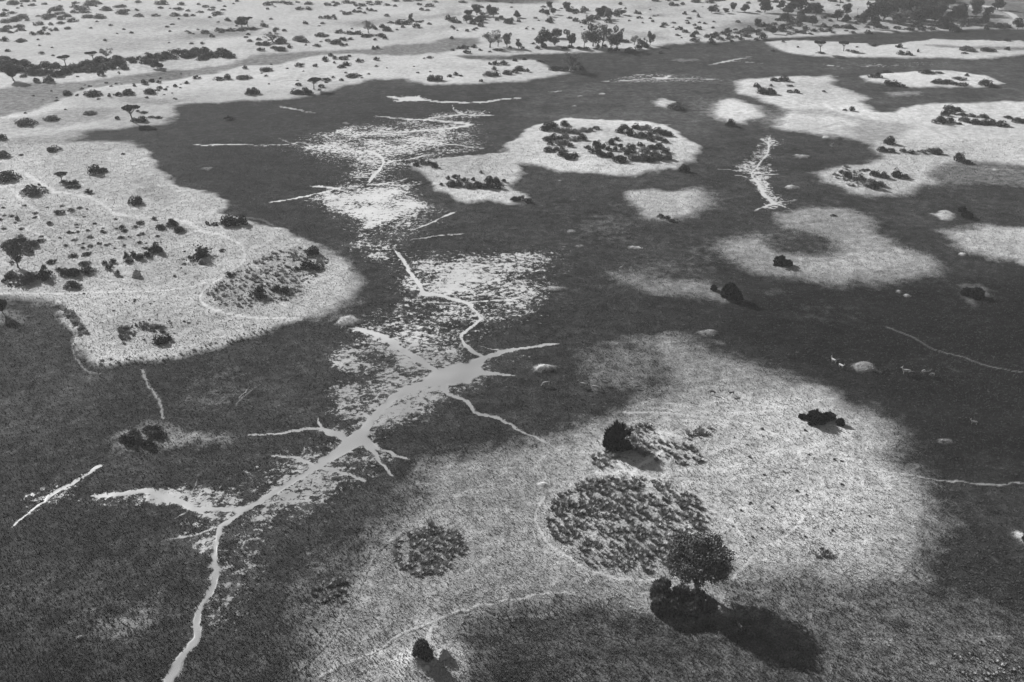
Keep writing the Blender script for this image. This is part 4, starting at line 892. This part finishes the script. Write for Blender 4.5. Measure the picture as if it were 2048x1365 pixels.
# scattered growth too alike and too far away to tell apart
def scatter(poly, n, wr, asp, styles, label, group, seed, kinds=None, tree_frac=0):
    rg = random.Random(seed); xs = [p[0] for p in poly]; ys = [p[1] for p in poly]; k = 0; tries = 0; got = []
    while k < n and tries < 20000:
        tries += 1; x = rg.uniform(min(xs), max(xs)); y = rg.uniform(min(ys), max(ys)); ins = False
        for i in range(len(poly)):
            (ax, ay), (bx, by) = poly[i], poly[(i + 1) % len(poly)]
            if (ay > y) != (by > y) and x < (bx - ax) * (y - ay) / (by - ay) + ax: ins = not ins
        if not ins: continue
        w = rg.uniform(*wr)
        if any(abs(x - a) < (w + c) * .3 and abs(y - b) < (w + c) * .1 for a, b, c in got): 
            if tries < 15000: continue
        got.append((x, y, w)); k += 1
        if rg.random() < tree_frac:
            place_tree(x, y, w * 1.15, w * rg.uniform(1.0, 1.5), rg.choice(kinds), label[1], group[1])
        else:
            place_shrub(x, y, w, w * rg.uniform(*asp), rg.choice(styles), label[0], group[0])
band = [(-40,108),(0,112),(60,128),(110,126),(150,130),(200,120),(260,116),(330,104),(400,100),(440,102),(472,112),(420,116),(400,108),(340,118),(270,126),(220,138),(160,146),(100,148),(40,144),(-40,138)]
scatter(band, 74, (16, 30), (.42, .6), ['dark', 'dark', 'mid'], ['dark shrub packed into the long thicket line at the far left'], ['shrubs of the long far left thicket'], 1)
scatter([(0,0),(420,0),(480,26),(360,38),(200,40),(120,52),(0,64)], 58, (10, 26), (.3, .5), ['grey'], ['hazy grey shrub on the plain in the top left corner'], ['hazy shrubs of the top left plain'], 2)  # paler grey leaves: distance haze put into the leaf colour
scatter([(430,0),(1000,-4),(1000,8),(760,12),(560,12)], 22, (10, 22), (.3, .5), ['grey', 'mid'], ['hazy shrub at the top edge, left of centre'], ['hazy shrubs along the top edge'], 3)  # grey style again carries far haze in the leaf colour
scatter([(895,32),(1000,30),(1060,40),(1050,52),(900,50)], 20, (8, 18), (.5, .8), ['dark', 'mid'], ['dark shrub in the far scrub cluster, upper centre', 'small tree in the far scrub cluster, upper centre'], ['shrubs of the far upper centre scrub', 'trees of the far upper centre scrub'], 4, ['round'], .3)
scatter([(1080,20),(1140,14),(1240,22),(1245,34),(1215,44),(1090,46),(1070,32)], 30, (9, 18), (.5, .8), ['dark', 'mid'], ['dark shrub in the far scrub north of the tree row', 'small tree in the far scrub north of the tree row'], ['shrubs north of the far tree row', 'trees north of the far tree row'], 5, ['round', 'tall'], .3)
scatter([(1405,74),(1450,60),(1540,50),(1540,76),(1470,84),(1405,86)], 34, (9, 18), (.4, .7), ['dark', 'mid', 'mid'], ['shrub in the scrub belt above the marsh, upper right'], ['shrubs of the upper right scrub belt'], 6)
scatter([(1540,40),(1620,34),(1720,30),(1740,56),(1660,62),(1540,70),(1500,60)], 54, (9, 20), (.4, .7), ['dark', 'mid', 'mid'], ['shrub in the scrub left of the far right wood', 'low tree in the scrub left of the far right wood'], ['shrubs left of the far right wood', 'low trees left of the far right wood'], 7, ['round'], .12)
scatter([(1540,26),(1560,14),(1600,20),(1640,24),(1640,34),(1560,38)], 12, (14, 24), (.5, .8), ['mid'], ['shrub by the large tree left of the palms', 'broad tree left of the palms, upper right'], ['shrubs left of the palms', 'broad trees left of the palms'], 8, ['round'], .7)
wood = [(1765,8),(1800,-6),(1900,-6),(1900,18),(1930,30),(1930,44),(1860,48),(1780,52),(1740,44),(1745,30)]
scatter(wood, 64, (16, 30), (.5, .9), ['dark', 'mid'], ['shrub inside the dense far right wood', 'leafy tree inside the dense far right wood'], ['shrubs of the far right wood', 'trees of the far right wood'], 9, ['round', 'tall', 'round'], .75)
scatter([(1740,46),(1930,44),(2010,50),(2020,56),(1860,60),(1760,58)], 30, (12, 24), (.35, .55), ['mid', 'dark'], ['low shrub along the front of the far right wood'], ['low shrubs before the far right wood'], 10)
scatter([(1900,22),(1960,28),(2010,44),(2010,52),(1920,46)], 14, (14, 26), (.35, .6), ['mid'], ['grey shrub between the far wood and the pale river', 'low tree between the far wood and the pale river'], ['shrubs by the pale river', 'trees by the pale river'], 11, ['round'], .3)
scatter([(1200,0),(1880,-4),(1760,6),(1500,6),(1400,4)], 22, (10, 20), (.4, .6), ['mid', 'dark'], ['hazy shrub at the top edge, right of centre'], ['hazy shrubs along the right of the top edge'], 12)
scatter([(0,408),(180,414),(250,445),(320,470),(300,505),(180,500),(0,480)], 46, (6, 13), (.35, .5), ['mid', 'dark', 'sprig'], ['tiny low bush on the speckled scrub inside the tracks'], ['tiny bushes of the left peninsula scrub'], 13)
scatter([(1560,60),(1730,60),(1720,68),(1560,74)], 8, (8, 14), (.35, .5), ['mid'], ['small shrub on the pale shore before the far scrub'], ['shore shrubs before the far scrub'], 14)
scatter([(0,0),(1000,0),(1900,0),(1540,40),(1300,84),(960,60),(700,95),(420,95),(0,120)], 190, (5, 12), (.35, .7), ['mid', 'dark', 'grey'], ['tiny shrub speckling the far plain'], ['tiny shrubs of the far plain'], 15)
scatter([(0,160),(330,140),(700,120),(1000,130),(690,165),(340,205),(0,240)], 60, (4, 9), (.35, .6), ['mid', 'dark'], ['tiny shrub on the pale upper bank'], ['tiny shrubs of the upper bank'], 16)
scatter([(200,460),(400,470),(470,520),(330,580),(160,590),(300,690),(430,690),(560,650),(380,600)], 40, (3, 7), (.35, .6), ['mid', 'dark'], ['tiny bush on the left peninsula'], ['tiny bushes of the left peninsula'], 17)
scatter([(1440,840),(1700,860),(1760,1100),(1480,1100)], 34, (3, 8), (.4, .7), ['dark', 'sprig'], ['tiny dark bush on the trampled rise'], ['tiny bushes of the trampled rise'], 18)
for x, y, lab in [(2034,60,'small tree beside the bend of the pale river, far right'),(1886,58,'low flat-topped tree at the front of the far wood'),(1748,59,'dark broad tree at the left front of the far wood'),(1995,20,'tiny tree beside the pale river in the corner')]:
    place_tree(x, y, 24, 26 if x > 1760 else 30, 'round', lab)

build_shrubs()
# the big foreground tree
def broad_crown():
    rng = np.random.RandomState(12); lobes = []; limbs = [[(0, 0, -.03, .045), (.01, 0, .15, .03), (0, .01, .30, .026)]]
    for i in range(26):
        a = i * 2.4; q = .40 * math.sqrt((i + .5) / 26); z = .52 + .34 * math.sqrt(max(0, 1 - (q / .46) ** 2)) * rng.uniform(.2, 1.0)
        c = np.array([q * math.cos(a), q * math.sin(a), z]); lobes.append((*c, rng.uniform(.12, .17), .9))
        if i % 2 == 0:
            mid = np.array([0, .01, .30]) * .5 + c * .5; limbs.append([(0, .01, .28, .017), (*(mid + rng.normal(size=3) * .02), .010), (*c, .003)])
    for i in range(12):
        a = i * .5236 + .2; lobes.append((.40 * math.cos(a), .40 * math.sin(a), rng.uniform(.46, .6), .095, .8))
    p, d = lobed(rng, lobes, 22000, .02, .35); v, f = leaf_cloud(p, d, .017, rng, .3)
    return tube_mesh(limbs, 'trunk_wood', 9), np_mesh('crown_leaves', v, f)
t, l = broad_crown(); t.materials.append(M_BARK); l.materials.append(M_CROWN)
place_tree(1391,1181,124,100,'round','tall broad round-crowned tree with bare trunk in the foreground', meshes=(t, l))

# ------------------------------------------------------------------ tussocks: uncountable rough grass
def tussocks(name, poly, n, wr, label, seed, mat, hr=(.5, .9)):
    rg = np.random.RandomState(seed); P = [at(a, b) for a, b in poly]; V = []; xs = [p[0] for p in P]; ys = [p[1] for p in P]; k = 0
    while k < n:
        x = rg.uniform(min(xs), max(xs)); y = rg.uniform(min(ys), max(ys)); ins = False
        for i in range(len(P)):
            (ax, ay), (bx, by) = P[i], P[(i + 1) % len(P)]
            if (ay > y) != (by > y) and x < (bx - ax) * (y - ay) / (by - ay) + ax: ins = not ins
        if not ins or vnoise(np.array(x / 2.6), np.array(y / 2.6)) < .24: continue
        k += 1; w = wr[0] * .7 + (wr[1] * 1.15 - wr[0] * .7) * rg.rand() ** 1.8; h = w * rg.uniform(*hr); z = zat(x, y); m = 46
        a = rg.uniform(0, 6.283, m); q = rg.rand(m) ** .5 * w * .55; e = rg.uniform(.3, 1.2, m)
        bx_, by_ = x + np.cos(a) * q * .6, y + np.sin(a) * q * .6
        tip = np.stack([x + np.cos(a) * (q + w * .3 * np.cos(e)), y + np.sin(a) * (q + w * .3 * np.cos(e)), z + h * (.45 + .6 * rg.rand(m)) * (1 - .5 * (q / w) ** 1)], 1)
        s = w * .13; c1 = np.stack([bx_ - np.sin(a) * s, by_ + np.cos(a) * s, np.full(m, z - .02)], 1); c2 = np.stack([bx_ + np.sin(a) * s, by_ - np.cos(a) * s, np.full(m, z - .02)], 1)
        V.append(np.stack([c1, c2, tip], 1).reshape(-1, 3))
    V = np.concatenate(V); me = np_mesh(name, V, np.arange(len(V)).reshape(-1, 3))
    o = link(name, me, None, mat); tagp(o, label, 'grass', None, 'stuff')
M_TUSS = leaf_material('tussock_blades', .10, .40, .5)
tussocks('tussock_grass', [(1090,1030),(1110,1000),(1180,960),(1260,960),(1330,965),(1395,1000),(1425,1050),(1420,1100),(1340,1140),(1250,1150),(1170,1135),(1110,1090)], 1050, (.45, 1.15), 'large round patch of dark rough tussocks in the foreground', 1, M_TUSS)
tussocks('tussock_grass', [(780,1110),(800,1075),(860,1050),(920,1065),(935,1100),(905,1140),(850,1160),(790,1140)], 380, (.4, 1.1), 'smaller round patch of rough tussocks left of the large one', 2, M_TUSS)
tussocks('tussock_grass', [(1180,915),(1215,905),(1250,850),(1300,852),(1315,875),(1300,915),(1262,930),(1240,920),(1225,945),(1190,940)], 130, (.6, 1.4), 'rough tussocks around the black shrub and sandy cross', 3, M_TUSS)
tussocks('tussock_grass', [(420,610),(415,582),(475,545),(520,512),(600,497),(662,507),(655,535),(612,572),(580,602),(490,622)], 620, (.5, 1.1), 'hummocky tussocks covering the tip of the left peninsula', 4, M_TUSS)
tussocks('tussock_grass', [(1372,866),(1420,858),(1432,872),(1415,888),(1372,882)], 40, (.5, 1.1), 'little oval patch of tussocks right of the sandy cross', 5, M_TUSS)
tussocks('tussock_grass', [(612,1195),(640,1165),(680,1158),(705,1180),(690,1205),(640,1208)], 60, (.6, 1.1), 'pale tussock patch on the slope at lower left of centre', 6, M_STRAW)
tussocks('tussock_grass', [(238,660),(280,648),(330,656),(330,668),(280,662),(262,680),(250,692),(238,680)], 90, (.7, 1.4), 'arc of dark tussocks on the lower left peninsula', 7, M_TUSS)
tussocks('tussock_grass', [(122,618),(150,628),(165,650),(175,668),(160,672),(148,650),(130,632)], 70, (.7, 1.3), 'dark tussock fringe on the left shore of the peninsula', 8, M_TUSS)
tussocks('tussock_grass', [(1320,880),(1390,900),(1410,930),(1360,940),(1310,930)], 60, (.5, 1.1), 'tussocks between the sandy cross and the oval patch', 9, M_TUSS)
tussocks('tussock_grass', [(1900,1310),(1990,1300),(2048,1330),(2048,1400),(1940,1400)], 160, (.3, .7), 'pale rough tussocks in the bottom right corner', 10, M_TUSS)
tussocks('tussock_grass', [(1660,350),(1690,335),(1720,345),(1740,375),(1700,378)], 60, (.9, 1.8), 'tussocks on the oval island at right', 11, M_TUSS)
tussocks('tussock_grass', [(1610,1110),(1640,1098),(1670,1112),(1650,1122)], 40, (.5, 1.), 'small tussock tuft on the trampled rise', 12, M_TUSS)
tussocks('tussock_grass', [(215,735),(180,728),(260,715),(300,720),(420,690),(560,650),(570,656),(430,700),(300,728)], 110, (.3, .7), 'tussock fringe on the lower shore of the left peninsula', 13, M_STRAW)

# sparse short grass tufts standing all over the near meadow: nobody could count them
def meadow(n, seed):
    rg = np.random.RandomState(seed); d = 100 + 330 * rg.rand(n) ** 1.5
    x = rg.uniform(-1.15, 1.15, n) * 1024 / FPX * (d * CP + H * SP)
    i = np.clip(np.searchsorted(GYS, d), 0, GSH[0] - 1); j = np.array([min(np.searchsorted(GU, a / GHW[b]), GSH[1] - 1) for a, b in zip(x, i)])
    z = GZ2[i, j]; dr = GDRY.reshape(GSH)[i, j]
    out = {}
    for nm, sel in (('d', dr > .38), ('g', (dr <= .38) & (dr > -2))):
        X_, Y_, Z_ = x[sel], d[sel], z[sel]; m = len(X_); V = []
        for b in range(5):
            a = rg.uniform(0, 6.283, m); L = rg.uniform(.12, .34, m); h = rg.uniform(.12, .34, m); s = .07
            V.append(np.stack([np.stack([X_ - np.sin(a) * s, Y_ + np.cos(a) * s, Z_ - .03], 1), np.stack([X_ + np.sin(a) * s, Y_ - np.cos(a) * s, Z_ - .03], 1), np.stack([X_ + np.cos(a) * L, Y_ + np.sin(a) * L, Z_ + h], 1)], 1))
        V = np.concatenate(V, 0).reshape(-1, 3); out[nm] = np_mesh('meadow', V, np.arange(len(V)).reshape(-1, 3))
    o = link('dry_grass', out['d'], None, leaf_material('dry_blades', .22, .5, .3)); tagp(o, 'short pale dry grass standing over the rises', 'grass', None, 'stuff')
    o = link('green_grass', out['g'], None, leaf_material('green_blades', .02, .10, .8)); tagp(o, 'short dark grass over the damp meadow', 'grass', None, 'stuff')
meadow(160000, 4)

# ------------------------------------------------------------------ termite mounds
def termite(x, y, w, h, label, seed):
    rng = np.random.RandomState(seed); V = []; F = []; nr, ns = 9, 18
    for i in range(nr + 1):
        t = i / nr
        for k in range(ns):
            a = 6.283 * k / ns; r = (1 - t * t) ** .8 * (1 + .22 * math.sin(a * 3 + seed) + .12 * rng.uniform(-1, 1)) + .02
            V.append((r * math.cos(a) + .1 * t, r * math.sin(a), t * (1 + .05 * rng.uniform(-1, 1)) - .03))
    for i in range(nr):
        for k in range(ns): F.append((i * ns + k, i * ns + (k + 1) % ns, (i + 1) * ns + (k + 1) % ns, (i + 1) * ns + k))
    me = np_mesh('mound', V, F, False); gx, gy = at(x, y + h / 2); r = w * depth_of(gy) / FPX / 2; gy += r * .5
    o = link('termite_mound', me, None, M_TERM); o.location = (gx, gy, zat(gx, gy)); o.scale = (r, r, max(height_for(gy, y - h / 2), r * .5)); tagp(o, label, 'termite mound')
termite(885,1314,26,20,'grey lumpy termite mound right of the tufted shrub at bottom',1)
termite(272,549,17,15,'pointed grey termite mound below the broken shrub row',2)
termite(404,524,14,11,'small dark termite mound under the sprawling shrub',3)

# ------------------------------------------------------------------ animals
def skin_mesh(verts, edges, radii, name):
    me = bpy.data.meshes.new(name); me.from_pydata(verts, edges, []); o = bpy.data.objects.new(name, me); COL.objects.link(o)
    s = o.modifiers.new('s', 'SKIN'); u = o.modifiers.new('u', 'SUBSURF'); u.levels = 1
    sv = me.skin_vertices[0].data
    for i, r in enumerate(radii): sv[i].radius = (r, r * 1.0); sv[i].use_root = (i == 0)
    dg = bpy.context.evaluated_depsgraph_get(); m = bpy.data.meshes.new_from_object(o.evaluated_get(dg))
    bpy.data.objects.remove(o); bpy.data.meshes.remove(me); m.name = name
    for p in m.polygons: p.use_smooth = True
    return m
def antelope(graze):
    # along +X, about 1.7 m long, 1 m at the shoulder
    v = [(-.1,0,.82),(-.55,0,.86),(-.75,0,.84),(.35,0,.80),(.6,0,.88)]; r = [.23,.25,.16,.26,.19]
    e = [(0,1),(1,2),(0,3),(3,4)]
    if graze: nk = [(.85,0,.66,.10),(1.02,0,.38,.075),(1.12,0,.22,.085),(1.2,0,.08,.045)]
    else: nk = [(.76,0,1.1,.11),(.86,0,1.32,.08),(.96,0,1.38,.085),(1.14,0,1.28,.045)]
    last = 4
    for a in nk: v.append(a[:3]); r.append(a[3]); e.append((last, len(v) - 1)); last = len(v) - 1
    head = last - 1
    for s in (-1, 1):      # ears and swept horns
        hx, hy, hz = v[head]; v.append((hx - .04, s * .13, hz + .1)); r.append(.022); e.append((head, len(v) - 1))
        v.append((hx - .06, s * .05, hz + .14)); r.append(.02); e.append((head, len(v) - 1)); v.append((hx - .22, s * .12, hz + .42)); r.append(.012); e.append((len(v) - 2, len(v) - 1))
    for s in (-1, 1):
        for (x0, kx, kz, fx, R, root) in ((.4, .46, .42, .42 + .05 * s, .10, 3), (-.58, -.72, .42, -.62 - .06 * s, .13, 1)):
            for a in [(x0, s * .13, .62, R), (kx, s * .13, kz, .05), (fx, s * .13, .12, .035), (fx + .03, s * .13, .02, .045)]:
                v.append(a[:3]); r.append(a[3]); e.append((root if a[2] == .62 else len(v) - 2, len(v) - 1))
    v.append((-.9, 0, .6)); r.append(.025); e.append((2, len(v) - 1))
    return skin_mesh(v, e, r, 'antelope_body')
AM = {}
for g in (0, 1):
    for k, m in (('pale', M_PALE), ('dark', M_DARK), ('brown', M_HIDE)):
        me = antelope(g); me.materials.append(m); AM[(g, k)] = me
ANIM = [(1092,771,'brown',1,200,'grazing antelope, leftmost of the herd below the pale mound',1.4),(1165,772,'brown',0,160,'antelope with raised head, second from left of the herd',1.4),(1191,778,'brown',1,150,'antelope, third from left of the herd by the pale mound',1.25),
 (1209,770,'brown',0,170,'antelope with lit back, fourth from left of the herd',1.35),(1273,777,'brown',1,190,'dim antelope at the right end of the herd',.9),
 (1424,789,'dark',1,150,'left one of the two antelope grazing on the lighter rise',1.2),(1462,791,'dark',0,200,'right one of the two antelope on the lighter rise',1.15),
 (1667,724,'pale',0,120,'white animal left of the rounded pale mound, upper of two',1.25),(1675,725,'dark',1,20,'dark animal between two white ones left of the mound',1.3),(1682,735,'pale',0,300,'white animal closest to the rounded pale mound',1.2),
 (1811,748,'pale',0,170,'white animal on the dark trail right of the mound',1.6),(1822,751,'dark',1,10,'dark animal just behind the white one on the trail',1.4),(1846,744,'pale',1,30,'small pale animal on the upper side of the dark trail',.9),
 (1853,750,'dark',0,10,'dark animal on the trail, under the small pale one',1.5),(1864,750,'pale',1,180,'pale animal at the right end of the trail file',.9),
 (1947,847,'pale',0,160,'lone white animal on dark grass in the right meadow',1.1)]
for x, y, k, g, rz, lab, s in ANIM:
    gx, gy = at(x, y + 2); o = link('antelope', AM[(g, k)]); o.location = (gx, gy, zat(gx, gy) + .12); s *= .82; o.scale = (s, s, s); o.rotation_euler = (0, 0, math.radians(rz))
    tagp(o, lab, 'antelope', 'antelope grazing on the open meadow')
# white egrets
def bird():
    v = [(0,0,.42),(-.25,0,.38),(-.42,0,.32),(.14,0,.52),(.2,0,.68),(.18,0,.82),(.26,0,.88),(.42,0,.87)]; r = [.13,.1,.03,.08,.04,.035,.045,.012]
    e = [(0,1),(1,2),(0,3),(3,4),(4,5),(5,6),(6,7)]
    for s in (-1, 1): v += [(.0, s*.06, .2), (.02, s*.06, .0)]; r += [.02, .02]; e += [(0, len(v)-2), (len(v)-2, len(v)-1)]
    m = skin_mesh(v, e, r, 'egret_body'); m.materials.append(M_PALE); return m
BM = bird()
for x, y, lab in [(1243,540,'white bird standing alone on the dark central meadow'),(1664,293,'white bird on the far dark meadow, upper right')]:
    gx, gy = at(x, y); o = link('bird', BM); o.location = (gx, gy, zat(gx, gy)); s = 1.6 if y > 400 else 1.8; o.scale = (s, s, s); tagp(o, lab, 'bird', 'white birds on the meadow')

# ------------------------------------------------------------------ haze: the dusty air
HAZE = 0.00012
me = bpy.data.meshes.new('haze'); bm = bmesh.new(); bmesh.ops.create_cube(bm, size=1); bm.to_mesh(me); bm.free()
hz = bpy.data.objects.new('haze', me); COL.objects.link(hz); hz.scale = (300000, 10000, 130); hz.location = (0, 1500, 130 / 2 - 3)
xm = float(np.abs(GX).max()) * 2 + 200; hz.scale = (xm, 8600, 130); hz.location = (0, 1550, 62)
hm = bpy.data.materials.new('haze_air'); hm.use_nodes = True; hn = hm.node_tree; hn.nodes.clear()
pv = hn.nodes.new('ShaderNodeVolumePrincipled'); pv.inputs['Color'].default_value = (.97, .97, .97, 1); pv.inputs['Density'].default_value = HAZE; pv.inputs['Anisotropy'].default_value = 0.
ho = hn.nodes.new('ShaderNodeOutputMaterial'); hn.links.new(pv.outputs[0], ho.inputs['Volume']); me.materials.append(hm)
tagp(hz, 'thin pale dust haze over the far plain', 'haze', None, 'stuff')
